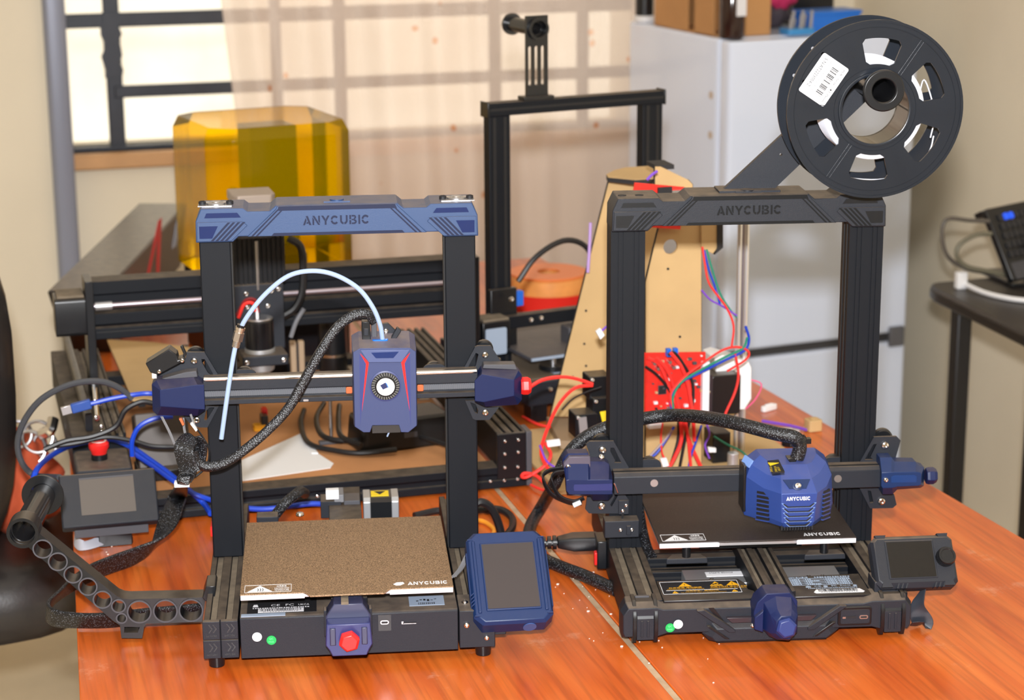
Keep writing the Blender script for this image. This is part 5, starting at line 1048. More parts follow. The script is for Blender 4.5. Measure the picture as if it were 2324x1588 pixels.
b = M(); b.text('PLA   Gray   Φ1.75mm', TLb @ Matrix.Translation((-21, 11, 0)), 3.6, 42, .6); barcode(b, TLb @ Matrix.Translation((-17, 0, .2)), 36, 8.5, 9); b.text('HPLGY-103  Print Temp: 190-230℃', TLb @ Matrix.Translation((-21, -6, 0)), 2.4, 42, .6); b.text('S/N:AT2223004-2', TLb @ Matrix.Translation((-21, -13, 0)), 4, 36, .6); b.build('label_print', INK, sp)

# ================================================================ DESKTOP CNC ROUTER BEHIND THE LEFT PRINTER
def MW(o):
    b = M(); b.T = Matrix.Translation((-o[0], -o[1], -o[2])); return b
co = (450, 2900, 0)
cnc = thing('cnc_router', 'black desktop CNC router with wide gantry beam and round spindle behind the blue printer', 'router', co)
def P(fn, name, m, bevel=0, par=None, **k):
    b = MW(co); fn(b); return b.build(name, m, par or cnc, bevel=bevel, **k)
def ext(b, pts_y, pts_z, x0, x1): pass
P(lambda b: b.prism([(2605,3),(2605,13),(2608,15),(2608,21),(2605,23),(2605,33),(2640,33),(2640,3)], 'x', 150, 745), 'front_bar', ALU, 1)
P(lambda b: b.box(150, 745, 3215, 3250, 3, 40), 'rear_bar', ALU, 1)
def rail(x0, x1, y0, y1, z0, z1, slots):
    o = P(lambda b: b.prism([(x0+p[0], z0+p[1]) for p in rail_profile(x1-x0, z1-z0, slots, 6, 6)], 'y', y0, y1), 'side_rail', ALU, 1)
    for c in slots: P(lambda b: b.box(x0+c-2.8, x0+c+2.8, y0+1, y1-1, z1-6, z1-4.4), 'slot_floor', DUSTY, par=None)
rail(138, 212, 2765, 3250, 22, 80, (46, 57, 67)); rail(702, 744, 2610, 3230, 30, 80, (10, 22, 34))
ep = P(lambda b: b.prism(rrect(700.5, 741.5, 16, 80.5, 1.5), 'y', 2604, 2611), 'end_plate', BLKS, 1)
P(lambda b: b.box(742, 750, 2604, 2640, 3, 81), 'corner_cover', DGREY, 1)
for x, z in [(711.2,70.5),(730.1,70.9),(710.8,52.2),(729.8,53.2),(710.6,32.7),(729.2,32)]: screw(cnc, x-co[0], 2603.5-co[1], z, 2.6)
for x, z in [(690,14.7),(709.9,13.8),(729,14)]+[(448.6,16.4),(463.6,16.2)]: screw(cnc, x-co[0], 2604.8-co[1], z, 2.6)
lx = [(471.1,23.6),(495.5,8.7)]
P(lambda b: b.prism(rrect(lx[0][0], lx[1][0], lx[1][1], lx[0][1], 1), 'y', 2603.6, 2605.2), 'name_label', PALE)
P(lambda b: [b.rect(FRONT(lx[0][0]+3+2.2*k, 2603.5, (lx[0][1]+lx[1][1])/2-1.5), 0, 1.5, 0, 3, .2) for k in range(8)], 'label_print', mat('label_grey_ink', (92, 96, 112), .6))
SPO = mat('spoilboard', (178, 124, 78), .75, var=.16, vscale=9)
P(lambda b: b.box(214, 701, 2641, 3215, 14, 24), 'spoilboard', SPO, .6)
for k in range(4): P(lambda b: b.box(607+24*k, 624+24*k, 2990, 3205, 24.2, 31), 'bed_slat', mat('raw_aluminium_slat', (176, 164, 146), .4, .5), .6)
# gantry
P(lambda b: b.prism([(2950,168),(2950,184),(2956,187),(2950,190),(2950,206),(2962,209),(2962,232),(2950,235),(2950,254),(2990,254),(2990,168)], 'x', 190, 752), 'gantry_beam', ALU, 1)
P(lambda b: b.box(192, 750, 2949, 2950.4, 178, 180), 'beam_line', ALUS)
P(lambda b: b.cyl((190, 2946, 219), (752, 2946, 219), 4.4, n=14), 'lead_screw', mat('threaded_steel', (176, 166, 176), .28, .9))
P(lambda b: b.cyl((192, 2945, 219), (216, 2945, 219), 6.5), 'screw_coupling', ALUM)
for x0 in (178, 752): P(lambda b: b.prism([(2935,40),(2935,258),(2992,258),(3000,200),(3000,40)], 'x', x0, x0+12), 'gantry_plate', BLKS, 1)
P(lambda b: b.prism(rrect(2930, 2984, 180, 236, 6), 'x', 134, 178), 'axis_motor', BLKS, 1)
P(lambda b: b.box(138, 176, 2932, 2982, 236, 240), 'motor_top', DUSTY, 1)
P(lambda b: b.cyl((174, 2772, 102), (200, 3240, 102), 4.2, n=14), 'guide_rod', CHROME)
P(lambda b: b.prism(rrect(158, 168, 84, 110, 2), 'y', 2772, 3240), 'cable_channel', BLKS)
for x, z in [(172.3,128.9),(179.2,123.9),(172.1,105.4),(178.6,92.1),(179.1,79.3)]: screw(cnc, x-co[0], 2763-co[1], max(z, 84), 3)
# spindle carriage
P(lambda b: b.prism([(391,2900),(397,2888),(443,2888),(449,2900),(449,2945),(391,2945)], 'z', 316, 366), 'stepper_motor', DGREY, 1.5)
P(lambda b: b.prism([(389,2896),(396,2885),(444,2885),(451,2896),(451,2948),(389,2948)], 'z', 366, 380), 'motor_cap', mat('champagne_cap', (152, 138, 126), .45, .2), 2)
for k in range(11): P(lambda b: b.box(388+7*k, 392+7*k, 2896, 2944, 248, 316), 'cooling_fin', BLKS)
P(lambda b: b.box(386, 464, 2904, 2946, 246, 318), 'slide_block', BLKS, 1)
P(lambda b: b.cyl((421, 2892, 240), (421, 2892, 312), 2.6, n=10), 'lead_screw', STEEL)
P(lambda b: b.box(386, 458, 2890, 2946, 150, 248), 'slide_plate', BLK, 1.5)
for x, z in ((403, 236), (440, 238), (450, 240), (404, 216), (434, 216)): screw(cnc, x-co[0], 2889-co[1], z, 4)
P(lambda b: b.cyl((417, 2868, 160), (417, 2868, 202), 21, n=28), 'spindle_motor', mat('gloss_black_can', (26, 25, 27), .18), 1.5)
P(lambda b: b.cyl((417, 2868, 202), (417, 2868, 205), 20.5, n=28), 'spindle_cap', STEEL, .8)
P(lambda b: b.cyl((417, 2868, 154), (417, 2868, 160), 22, n=28), 'steel_ring', ALUM, .8)
P(lambda b: b.box(388, 454, 2842, 2900, 138, 154), 'spindle_clamp', BLK, 2)
for x in (394, 447): screw(cnc, x-co[0], 2842-co[1], 146, 4)
P(lambda b: b.lathe([(0, 122), (12, 122), (20, 128), (21.5, 138), (0, 138)], (417, 2868, 0), (0, 0, 1), 28), 'steel_ring', ALUM)
P(lambda b: b.lathe([(0, 92), (5, 92), (7, 104), (7, 122), (0, 122)], (417, 2868, 0), (0, 0, 1), 16), 'collet', BLKS)
P(lambda b: b.box(412, 416, 2860, 2864, 204, 222), 'plug', WHITE, .6)
P(lambda b: b.tube([(412, 2862, 216), (408, 2862, 228), (396, 2864, 226), (388, 2870, 206)], 2.6), 'spindle_wire', REDW)
P(lambda b: b.tube([(416, 2862, 214), (412, 2862, 232), (398, 2864, 232), (386, 2870, 210)], 2.2), 'spindle_wire', mat('dark_red_wire', (120, 24, 30), .4))
P(lambda b: b.tube([(469.5,2900,311.7),(486.5,2900,297.7),(489.3,2900,264.7),(486.2,2900,228.7),(474.4,2900,206.4),(455.8,2900,195.8)], 5.5), 'cable_loop', BLKW)
P(lambda b: b.tube([(493.7,2930,198.1),(481.3,2930,178.9),(472.6,2930,156)], 3.4), 'cable_loop', GRYW)
# ---- things lying in the router
def wthing(name, label, cat, o, rz=0, group=None): return thing(name, label, cat, o, rz, group)
o = [(438.4,2755.3,24.3)][0]
pp = [(354.6,2673.1),(369.9,2765.3),(472.9,2869.5),(474.9,2855),(479.3,2764.6),(491.9,2713.9),(484,2695.4)]
t = wthing('paper_sheet', 'white sheet of paper lying on the brown router bed', 'paper', o); b = MW(o); b.prism(pp, 'z', 24.2, 25); b.build('sheet', WHITE, t)
b = MW(o); q = [(pp[2][0]-2, pp[2][1]-2), (pp[3][0], pp[3][1]), (pp[4][0], pp[4][1]), (pp[4][0]-9, pp[4][1]+3)]; b.prism([(a, c-.5) for a, c in q], 'z', 25, 26.2); b.build('curled_edge', WHITE, t)
o = (300, 2960, 24)
t = wthing('wooden_offcut', 'pale board offcut lying at the left end of the router bed', 'board', o)
b = MW(o); b.prism([(234.9,3355.9),(308,3315.2),(380.1,3245.2),(343.8,2962.9),(240.3,2981.8)], 'z', 62, 66); b.build('board', MDF, t, bevel=.5)
for q in [(271.6,3318.3),(355.2,3292.8),(262.7,3084.5),(340.8,3060.8)]: b = MW(o); b.box(q[0]-5, q[0]+5, q[1]-5, q[1]+5, 24.2, 62); b.build('standoff', CARB, t)
o = [(418.2,2907.2,24.2)][0]
t = wthing('yellow_clip', 'small yellow and black clip on the router bed beside the paper', 'clip', o)
b = M(); b.prism(rrect(-10, 8, -8, 8, 3), 'z', 0, 9); b.build('body', mat('amber_clip', (232, 160, 20), .4), t, bevel=1); b = M(); b.box(2, 12, -6, 14, 3, 22); b.build('jaw', BLKS, t, bevel=1); b = M(); b.box(6, 14, 10, 26, 14, 28); b.build('grip', RED, t, bevel=1)
o = [(580.6,3179.5,24.2)][0]
t = wthing('black_motor_can', 'tall black cylinder with a chrome band standing at the back of the router bed', 'cylinder', o)
b = M(); b.lathe([(0, 0), (23, 0), (23, 34), (0, 34)], (0, 0, 0), (0, 0, 1), 28); b.build('lower_can', BLKS, t, bevel=1)
b = M(); b.lathe([(0, 38), (23, 38), (22, 110), (0, 110)], (0, 0, 0), (0, 0, 1), 28); b.build('upper_can', BLKS, t, bevel=1)
b = M(); b.lathe([(0, 34), (23.6, 34), (23.6, 38), (0, 38)], (0, 0, 0), (0, 0, 1), 28); b.build('chrome_band', CHROME, t)
o = [(524,3191.1,24.2)][0]
t = wthing('wooden_stick', 'upright beige slotted block beside the black cylinder in the router', 'block', o)
for x in (-11, 2): b = M(); b.box(x, x+9, -6, 6, 0, 58); b.build('slat', mat('beige_block', (176, 152, 124), .7), t, bevel=1)
b = M(); b.box(-2, 2, -4, 4, 0, 54); b.build('core', CARB, t)
o = [(599.1,2746.3,24.2)][0]
t = wthing('power_adapter', 'large black power adapter lying on the router bed under the blue print head', 'adapter', o, R(8))
b = M(); b.prism(rrect(-62, 78, 0, 74, 10), 'z', 0, 46, .94); b.build('body', mat('black_adapter_case', (24, 22, 22), .4), t, bevel=4)
b = M(); b.rect(FRONT(0, .5, 0), 2, 22, 18, 26, .5); b.build('rating_mark', DGREY, t)
for k, pts in enumerate(([(495.7,2972.1,30),(479.1,2904.2,30),(472.3,2802.7,30),(502,2756.3,30),(535.6,2733.2,30),(585.7,2728.8,32)], [(525.2,2964.8,40),(499.5,2886.9,40),(493.8,2796,40),(529.1,2763,40),(565.9,2785.5,40)], [(542.9,2932.6,44),(526.2,2853,44),(515.8,2775.8,44),(534.5,2726,44)], [(614.7,2770.9,40),(640.6,2729.4,40),(660.1,2690.7,40),(684.3,2672.6,40)])):
    b = MW(o); b.T = Matrix.Rotation(-R(8), 4, 'Z') @ b.T; b.tube(pts, 4); b.build('adapter_cord', BLKW, t)
o = [(506.9,2809.5,24.2)][0]
t = wthing('clamp_rod', 'thin steel clamp rod on a small dark foot beside the black cords', 'clamp', o)
b = M(); b.box(-18, 16, -6, 6, 0, 5); b.build('foot', DGREY, t, bevel=1); b = M(); b.cyl((0, 0, 5), (0, 0, 68), 2.6); b.build('rod', STEEL, t)
o = (250, 2735, 0)
t = wthing('controller_box', 'dark leaning control box standing inside the left end of the router frame', 'box', (258, 2735, 24.2))
b = M(); b.T = frame((0, 0, 0), (1, .05, 0), (0, .35, 1)); b.prism(rrect(-35, 38, 2, 86, 3), 'z', -16, 16); b.build('case', mat('dark_brown_case', (62, 52, 46), .45), t, bevel=2)
b = M(); b.box(-38, 42, -30, 24, 0, 16); b.build('stand', BLKS, t, bevel=2)

# ================================================================ CONTROLLERS AND USB CABLES (left)
o = (176, 2690, 0)
t = wthing('emergency_stop_box', 'black emergency stop box with red mushroom button behind the small touch display', 'stop button', (176, 2700, 0), R(-2))
b = M(); b.prism([(-40,0),(-40,58),(-36,62),(32,62),(36,58),(36,0)], 'y', -38, 55); b.build('body', BLK, t, bevel=2)
b = M(); b.cyl((-6, 10, 62), (-6, 10, 70), 11, n=24); b.build('button_collar', BLKS, t)
b = M(); b.lathe([(0, 70), (10, 70), (11, 74), (13.5, 79), (13.5, 84), (11, 87.5), (8, 87.5), (7, 86.4), (0, 86.4)], (-6, 10, 0), (0, 0, 1), 30); rb_ = b.build('mushroom_button', RED, t)
b = M(); b.lathe([(8.2, 87.4), (10.4, 87.4), (10.2, 88), (8.4, 88)], (-6, 10, 0), (0, 0, 1), 24); b.build('arrow_ring', WHITE, rb_)
for x in (-35, 31): screw(t, x, -38, 54, 2.4)
t = wthing('touch_display', 'small black touch display with brownish screen in front of the red stop button', 'display', (168, 2525, 0), R(-1))
b = M(); b.T = frame((-61, -25, 40), (1, 0, 0), (0, .62, .78)); b.prism(rrect(0, 121, 0, 72, 3), 'z', -16, 0); ho = b.build('housing', BLK, t, bevel=2)
b = M(); b.T = frame((-61, -25, 40), (1, 0, 0), (0, .62, .78)); b.box(25, 93, 15, 64, -.4, .5); b.build('screen', mat('brown_matte_screen', (86, 78, 72), .5), t)
b = M(); b.T = frame((-61, -25, 40), (1, 0, 0), (0, .62, .78)); b.box(25, 93, 63, 65, 0, .9); b.build('screen_edge', DGREY, t)
b = M(); b.box(-16, 26, 4, 26, 0, 44); b.build('stand', BLKS, t, bevel=1)
b = M(); b.box(-46, 46, -16, -12, 22, 36); b.build('lower_board', DGREY, t, bevel=.6)
rbn = wthing('ribbon_cable', 'pale grey ribbon cable curling out from under the small touch display', 'cable', (140, 2460, 0))
b = MW((140, 2460, 0)); b.ribbon([(147.8,2531.8,22),(134.9,2546.7,20),(125.2,2556.1,13),(123.6,2537,9),(132.3,2520.3,8),(152.5,2531.3,8),(168.3,2554.2,8)], [(.2, .6, .5), (.3, .4, .8), (.2, .1, 1), (.2, .3, .9), (0, .8, .6), (.2, .9, .4), (.3, .9, .3)], 14, 1.4); b.build('ribbon', mat('pale_ribbon', (176, 176, 186), .5), rbn)
b = MW((140, 2460, 0)); q = [(166.7,2556.4),(189.3,2539.3)]; b.box(q[0][0]-5, q[0][0]+5, q[0][1]-5, q[0][1]+5, .5, 9); b.build('plug', BLKS, rbn, bevel=.6)
b = MW((140, 2460, 0)); b.box(q[1][0]-7, q[1][0]+6, q[1][1]-7, q[1][1]+6, .5, 10); b.build('plug', BLKS, rbn, bevel=1)
b = MW((140, 2460, 0)); b.tube([(q[1][0]-20, q[1][1]+22, 14), (q[1][0]-12, q[1][1]+12, 9), (q[1][0]-4, q[1][1]+4, 6)], 3); b.build('lead', WHITE, rbn)
us = wthing('usb_cable', 'blue USB cable with bare metal plug arching over the left router rail', 'cable', [(138.4,2640,156.6)][0])
uo = [(138.4,2640,156.6)][0]
pts = [(153.3,2640,159.5),(164.1,2640,161),(184.3,2640,164.7),(213.1,2640,167.8),(238.9,2640,167.4),(268.2,2620,163.3)]
b = MW(uo); b.tube(pts, 3.3); b.build('cable', BLUW, us)
d0, d1 = Vector(pts[0]), Vector([(132.6,2640,155.3)][0])
b = MW(uo); b.T = b.T @ frame(d0, (d1-d0), (0, 0, 1)); b.box(-6, 20, -6.5, 6.5, -4, 4); b.build('grip', mat('dark_blue_grip', (40, 74, 150), .4), us, bevel=1.5)
b = MW(uo); b.T = b.T @ frame(d0, (d1-d0), (0, 0, 1)); b.box(20, 33, -5.5, 5.5, -2.4, 2.4); b.build('usb_plug', STEEL, us, bevel=.4)
def cable(name, label, pts, r, m, cat='cable', sm=6):
    b = M(); b.tube(pts, r, 8, sm); return tag(b.build(name, m), label, cat)
cable('usb_cable', 'thick blue USB cable sweeping from the left edge past the stop button to the printer', [(75.3,2600,64.5),(82.4,2600,87.8),(102,2680,79.4),(128.3,2735,74.7),(158.6,2742,78.7),(191.2,2742,78.3),(215.6,2720,70.7),(235,2680,64.1),(253.8,2640,56.8),(272,2600,47.4),(294.1,2600,23.8),(299.2,2560,21.2)], 3.8, BLUW)
cable('usb_cable', 'second blue cable running alongside the thick one towards the left printer post', [(213.7,2700,70.6),(235.7,2660,62.1),(257.9,2600,56.7),(281.5,2585,42.2),(309.8,2585,28.4)], 3.4, BLUW)
cable('usb_cable', 'short blue cable loop hanging below the left motor cover', [(260.5,2600,145.4),(236.4,2600,144.5),(216.6,2600,135.4),(206.6,2600,117.1),(205.5,2600,96.2)], 3.2, BLUW)
cable('usb_cable', 'blue cable running along the router front bar behind the brown print sheet', [(343.9,2560,24.1),(370,2560,20.3),(399.2,2560,20.5),(428.7,2560,21.9),(455.2,2560,18),(472.9,2560,10.7)], 3.6, BLUW)
cable('control_cable', 'black cable looping high over the chair from the touch display to the router', [(109.5,2560,88.9),(82.1,2640,69.2),(66.4,2640,87.7),(62.6,2640,115.1),(72.9,2640,144.2),(97.1,2640,172),(134.6,2640,188.6),(171.5,2640,189.8),(196.5,2640,178.8),(212.8,2640,162.4)], 4.2, mat('grey_black_cable', (58, 60, 66), .4))
cable('control_cable', 'black cable waving across the router rail above the stop button', [(95.5,2640,103.1),(124.4,2640,112.6),(158.7,2640,115.6),(189,2640,126.3),(203.4,2640,148.1),(224,2640,157.2),(241.1,2640,153.9)], 3.6, BLKW)
cable('control_cable', 'thin black cable lying flat behind the stop button', [(98.9,2650,103.4),(136,2650,105),(176.4,2650,109.9),(210.6,2650,102),(236.2,2650,92.3),(268.1,2650,88.2)], 3.2, BLKW)
cable('printer_cord', 'black cord arching behind the blue screen housing on the left printer', [(605.7,2380,59.6),(617.2,2380,64.9),(629.8,2380,57.2),(638.9,2380,39.8),(644.5,2380,19.1)], 5.4, BLKW)
cable('printer_cord', 'black cord coiled flat on the table behind the left printer', [(562.3,2517.8,6),(600.9,2528.5,6),(646.5,2516.7,6),(675.6,2511.8,6),(684.4,2477.7,6),(675.4,2438.8,6),(659.3,2408.5,6)], 5, BLKW)
cable('printer_cord', 'orange wire curling on the table behind the blue screen housing', [(633,2488,4),(647,2472.9,4),(651,2443.1,4),(642.9,2417.4,4)], 3, ORW)

# ================================================================ AMBER HOOD PRINTER, LONG CARTON
am = bpy.data.materials.new('amber_acrylic'); am.use_nodes = True; nt = am.node_tree; nt.nodes.clear()
o_ = nt.nodes.new('ShaderNodeOutputMaterial'); m1 = nt.nodes.new('ShaderNodeMixShader'); m2 = nt.nodes.new('ShaderNodeMixShader')
t_ = nt.nodes.new('ShaderNodeBsdfTransparent'); t_.inputs[0].default_value = (1, .72, .01, 1); d_ = nt.nodes.new('ShaderNodeBsdfDiffuse'); d_.inputs[0].default_value = (.86, .56, .0, 1)
g_ = nt.nodes.new('ShaderNodeBsdfGlossy'); g_.inputs['Roughness'].default_value = .08; lw = nt.nodes.new('ShaderNodeLayerWeight'); lw.inputs[0].default_value = .2
m1.inputs[0].default_value = .2; nt.links.new(t_.outputs[0], m1.inputs[1]); nt.links.new(d_.outputs[0], m1.inputs[2])
nt.links.new(lw.outputs['Fresnel'], m2.inputs[0]); nt.links.new(m1.outputs[0], m2.inputs[1]); nt.links.new(g_.outputs[0], m2.inputs[2]); nt.links.new(m2.outputs[0], o_.inputs[0])
ro_ = (520, 3470, 0); rp = thing('resin_printer', 'resin printer under a transparent amber hood, near the window', 'printer', ro_, R(10))
b = M(); b.prism([(-115,-100),(-90,-120),(90,-120),(115,-100),(115,105),(-115,105)], 'z', 0, 150); b.build('base', BLKS, rp, bevel=3)
hoodo = [(-128,-92),(-90,-125),(90,-125),(126,-92),(126,92),(90,118),(-90,118),(-128,92)]
def ringz(k, z): return [(x*k, y*k, z) for x, y in hoodo]
b = M(); b.loft([ringz(1, 151), ringz(1, 388), ringz(.93, 408)]); hood = b.build('amber_hood', am, rp, bevel=2, smooth_ang=20)
b = M(); b.box(-12, 72, 20, 92, 150, 386); b.build('z_column', mat('inner_black_column', (24, 24, 22), .5), rp, bevel=2)
b = M(); b.box(-60, 60, -50, 40, 152, 176); b.build('resin_vat', DGREY, rp, bevel=2)
b = M(); b.cyl((-40, 20, 272), (-40, 40, 272), 12); b.box(-44, 0, 36, 50, 150, 262); b.build('vat_knob', BLKS, rp)
lo_ = (290, 3800, 0); t = thing('long_carton', 'long black carton with red and white print pointing at the window on the left', 'carton', lo_)
top = [(147,3449),(243,3420),(470,4188),(374,4217)]; bot = [(178,3548),(252,3526),(452,4196),(384,4217)]
BCA = mat('black_printed_card', (40, 38, 38), .34, dust_sheen=.75)  # brown reflection on the glossy top is painted in by the film
b = MW(lo_); b.loft([[(x, y, .5) for x, y in bot], [(x, y, 132) for x, y in top]]); b.build('body', BCA, t, bevel=2)
b = MW(lo_); b.prism([(150,3452),(241,3424),(466,4186),(376,4214)], 'z', 132, 133.6); b.build('lid_flap', BCA, t)
RP = mat('red_card_print', (205, 34, 44), .5)
cb_, ct_ = Vector((252, 3526, .5)), Vector((243, 3420, 132)); u_ = Vector((.284, .959, 0))
TC = frame(cb_, u_, ct_-cb_); hk = (ct_-cb_).length/131.5
def onc(pts): return [(u-(ct_-cb_).dot(u_)*0+0, z*hk) for u, z in pts]
for nm, pts, m_ in (('red_stroke', [(250,8),(284,8),(366,104),(372,128),(352,128)], RP), ('red_stroke', [(372,128),(366,104),(420,8),(452,8),(388,128)], RP), ('white_print', [(560,52),(612,48),(640,112),(600,120)], PALE)):
    b = MW(lo_); b.T = b.T @ TC; b.flat(onc(pts), ident(), .6); b.build(nm, m_, t)
# ================================================================ BLACK OPEN-FRAME PRINTER AT THE BACK
bo_ = (801, 3010, 0); bp_ = thing('desktop_printer', 'blurred all black open-frame printer standing at the back, plain spool holder on top', 'printer', bo_, R(11.5))
def Q(fn, name, m, bevel=1, par=None, **k):
    b = M(); fn(b); return b.build(name, m, par or bp_, bevel=bevel, **k)
for x0 in (0, 272):
    p = Q(lambda b: b.box(x0, x0+36, 0, 20, 66, 458), 'post', ALU)
    for dx in (9, 27): Q(lambda b: b.box(x0+dx-2.5, x0+dx+2.5, -.4, 1, 70, 456), 'post_groove', ALUS, 0, p)
Q(lambda b: b.box(-3, 311, -3, 22, 458, 478), 'top_bar', ALU); Q(lambda b: b.box(0, 308, -3.4, -2, 466, 470), 'bar_groove', ALUS, 0)
for x in (-4, 309): Q(lambda b: b.box(x, x+3, -4, 23, 456, 480), 'end_cap', BLKS)
sl = [rrect(71+x, 78+x, 500, 560, 3) for x in (0, 11, 22)]
Q(lambda b: b.plate([[(68,478),(105,478),(105,606),(68,606)], circ(87, 586, 10, 24)]+sl, 6, FRONT(0, 12, 0)), 'spool_bracket', BLKS, 0)
Q(lambda b: b.lathe([(10, 0), (13, 0), (13, 6), (17, 6), (17, 0)], (87, 6, 586), (0, -1, 0), 28), 'bracket_ring', BLKS, 0)
Q(lambda b: b.lathe([(9, 0), (11.5, 0), (11.5, 78), (17, 78), (17, 82), (9, 82)], (87, 12, 586), (0, 1, 0), 28), 'spool_axle', mat('glossy_black_plastic', (34, 34, 36), .18), 0)
Q(lambda b: b.box(60, 112, -2, 22, 478, 484), 'bracket_foot', BLKS)
Q(lambda b: b.box(4, 304, -120, 200, 28, 66), 'base', BLK, 2)
Q(lambda b: b.box(14, 294, -108, 190, 66, 68), 'base_plate', mat('brown_grey_plate', (104, 92, 78), .45), .5)
Q(lambda b: b.box(60, 150, -96, -66, 68, 69), 'pale_label', PALE, 0)
for x in (24, 280):
    for y in (-104, 180): Q(lambda b: b.box(x-14, x+14, y-12, y+14, 0, 29), 'foot', BLKS, 1.5)
for x, z in ((40, 52), (70, 40), (110, 46)): screw(bp_, x, -120.5, z, 4)
Q(lambda b: b.box(-16, 240, -26, -6, 128, 148), 'x_rail', ALU); Q(lambda b: b.box(-36, 12, -44, -4, 104, 148), 'motor_housing', BLKS, 2)
Q(lambda b: b.box(-34, 10, -43, -5, 148, 152), 'housing_top', DUSTY, 1)
Q(lambda b: b.prism(rrect(-32, 4, 96, 138, 3), 'y', -47, -44), 'pale_sticker', PALE, .4)
for x, z in ((-12, 88), (22, 176), (30, 90), (56, 139), (74, 140)): screw(bp_, x, -46 if x < 5 else -26.5, z, 4.4)
Q(lambda b: b.box(-6, 40, -12, -2, 84, 190), 'carriage_plate', BLKS, 1.5)
Q(lambda b: b.box(150, 200, -62, -16, 108, 172), 'print_head', BLKS, 3); Q(lambda b: b.cyl((176, -62, 146), (176, -66, 146), 20, n=24), 'head_fan', INK, .5)
screw(bp_, 156, -63, 166, 5.5); Q(lambda b: b.box(112, 150, -50, -20, 92, 124), 'head_duct', DGREY, 2)
Q(lambda b: b.box(20, 200, -96, 110, 92, 98), 'print_bed', DGREY, .8); Q(lambda b: b.box(21, 199, -97, -95, 92.5, 97), 'bed_edge', PALE, 0)
Q(lambda b: b.cyl((70, -74, 70), (70, -74, 78), 22, n=28), 'levelling_knob', BLKS, 1); Q(lambda b: b.cyl((70, -74, 78), (70, -74, 92), 5), 'knob_stem', STEEL, 0)
Q(lambda b: b.box(36, 54, -8, 6, 158, 182), 'switch', mat('blue_switch', (24, 96, 200), .4), 1.5); Q(lambda b: b.box(30, 40, -10, 0, 84, 112), 'wire_plug', WHITE, 1)
Q(lambda b: b.tube([(48, 0, 196), (80, 0, 232), (130, 4, 252), (170, 6, 240), (196, 8, 200)], 4.6), 'cable_loop', BLKW, 0)
# orange reel in a red tray behind it
t = thing('orange_reel', 'orange reel lying flat in a red tray behind the black open-frame printer', 'reel', (1082, 3640, 0))
b = M(); b.lathe([(0, 0), (78, 0), (88, 34), (84, 34), (75, 4), (0, 4)], (0, 0, 0), (0, 0, 1), 36); b.build('red_tray', mat('red_tray', (214, 44, 36), .4), t)
b = M(); b.lathe([(26, 5), (72, 5), (76, 30), (74, 58), (70, 62), (26, 62)], (0, 0, 0), (0, 0, 1), 36); b.build('wound_reel', mat('amber_orange_reel', (222, 150, 78), .5, var=.1), t)
b = M(); b.lathe([(22, 62), (74, 62), (74, 66), (22, 66)], (0, 0, 0), (0, 0, 1), 36); b.build('reel_flange', mat('orange_flange', (226, 122, 60), .4), t)

# ================================================================ OPEN PLYWOOD PRINTER WITH WIRING
wo_ = (970, 2720, 0); wp = thing('wooden_frame_printer', 'half-built printer of brown fibreboard with red circuit boards and loose wiring', 'printer', wo_)
def K(fn, name, m, bevel=0, par=None, **k):
    b = MW(wo_); fn(b); return b.build(name, m, par or wp, bevel=bevel, **k)
def board(name, outs, y, t_):
    o = K(lambda b: b.plate([*outs], t_-.8, FRONT(0, y+t_-.4, 0)), name, MDF)
    b = MW(wo_); n = len(outs[0]); e = outs[0]; cx_ = sum(p[0] for p in e)/n; cz_ = sum(p[1] for p in e)/n
    q = [(p[0]+(.5 if p[0] > cx_ else -.5), p[1]+(.4 if p[1] > cz_ else -.0)) for p in e]; b.loft([[(x, y, z) for x, z in q], [(x, y+t_, z) for x, z in q]], cap=False); b.build('burnt_edge', CARB, o); return o
f1 = [(925.4,391.4),(1000.6,387.4),(1004.8,325),(994.6,25.6),(835.5,39.3)]
board('side_board', [f1], 2800, 6)
f2 = [(934.2,372.6),(991.8,369.2),(998.4,7.3),(915.2,15),(912.4,281.7)]; hole = [(947.6,328.8)][0]
board('side_board', [f2, circ(hole[0], hole[1], 10.4, 28)], 2600, 6)
for x, z in [(944.2,298.2),(963,200.6),(955.1,165.7)]+[(889.8,196.7),(887.3,146.7),(890.1,112.8),(869.6,97.5)]: 
    yy = 2600 if x > 930 else 2800; K(lambda b: b.cyl((x, yy-.6, z), (x, yy+1, z), 1.8, n=10), 'drill_hole', INK)
tpl = [(914.6,2775.3),(919.1,2797.2),(942.6,2829.4),(965.3,2846.4),(1013.8,2847.3),(978.4,2743.5),(943.7,2743.1)]
K(lambda b: b.prism(tpl, 'z', 391, 397.6), 'top_board', CARB); K(lambda b: b.prism(tpl, 'z', 397.6, 398.4), 'board_face', MDF)
q = [(938.1,433.9),(946.4,433.5),(986.7,412.9),(993.3,406.4),(993.6,389.7),(938.6,392.7)]
board('bracket_board', [q], 2640, 6)
K(lambda b: b.box(q[1][0]-4, q[1][0]+22, 2647, 2690, q[0][1]-6, q[0][1]), 'bracket_top', CARB)
q = [(990.4,365.1),(1014.9,363.7),(1015.7,325.4),(1008.1,316),(991.1,325.7)]
K(lambda b: b.prism(q, 'y', 2596, 2640), 'flange_board', MDF, .5); q2 = [(1012.8,364.2),(1021.2,363.7),(1022.1,324.2),(1009.9,315),(1013.6,324.7)]; K(lambda b: b.prism(q2, 'y', 2594, 2642), 'burnt_edge', CARB)
K(lambda b: b.box(f2[3][0]-140, f2[2][0]+150, 2560, 2850, .5, 6.5), 'base_board', MDF, .5)
bpq = [(847.7,2864.1),(909.4,2838.1),(866.4,2724.4),(830.8,2739.6)]; K(lambda b: b.prism(bpq, 'z', 7, 20), 'foot_board', mat('grey_brown_board', (150, 126, 100), .7), 1)
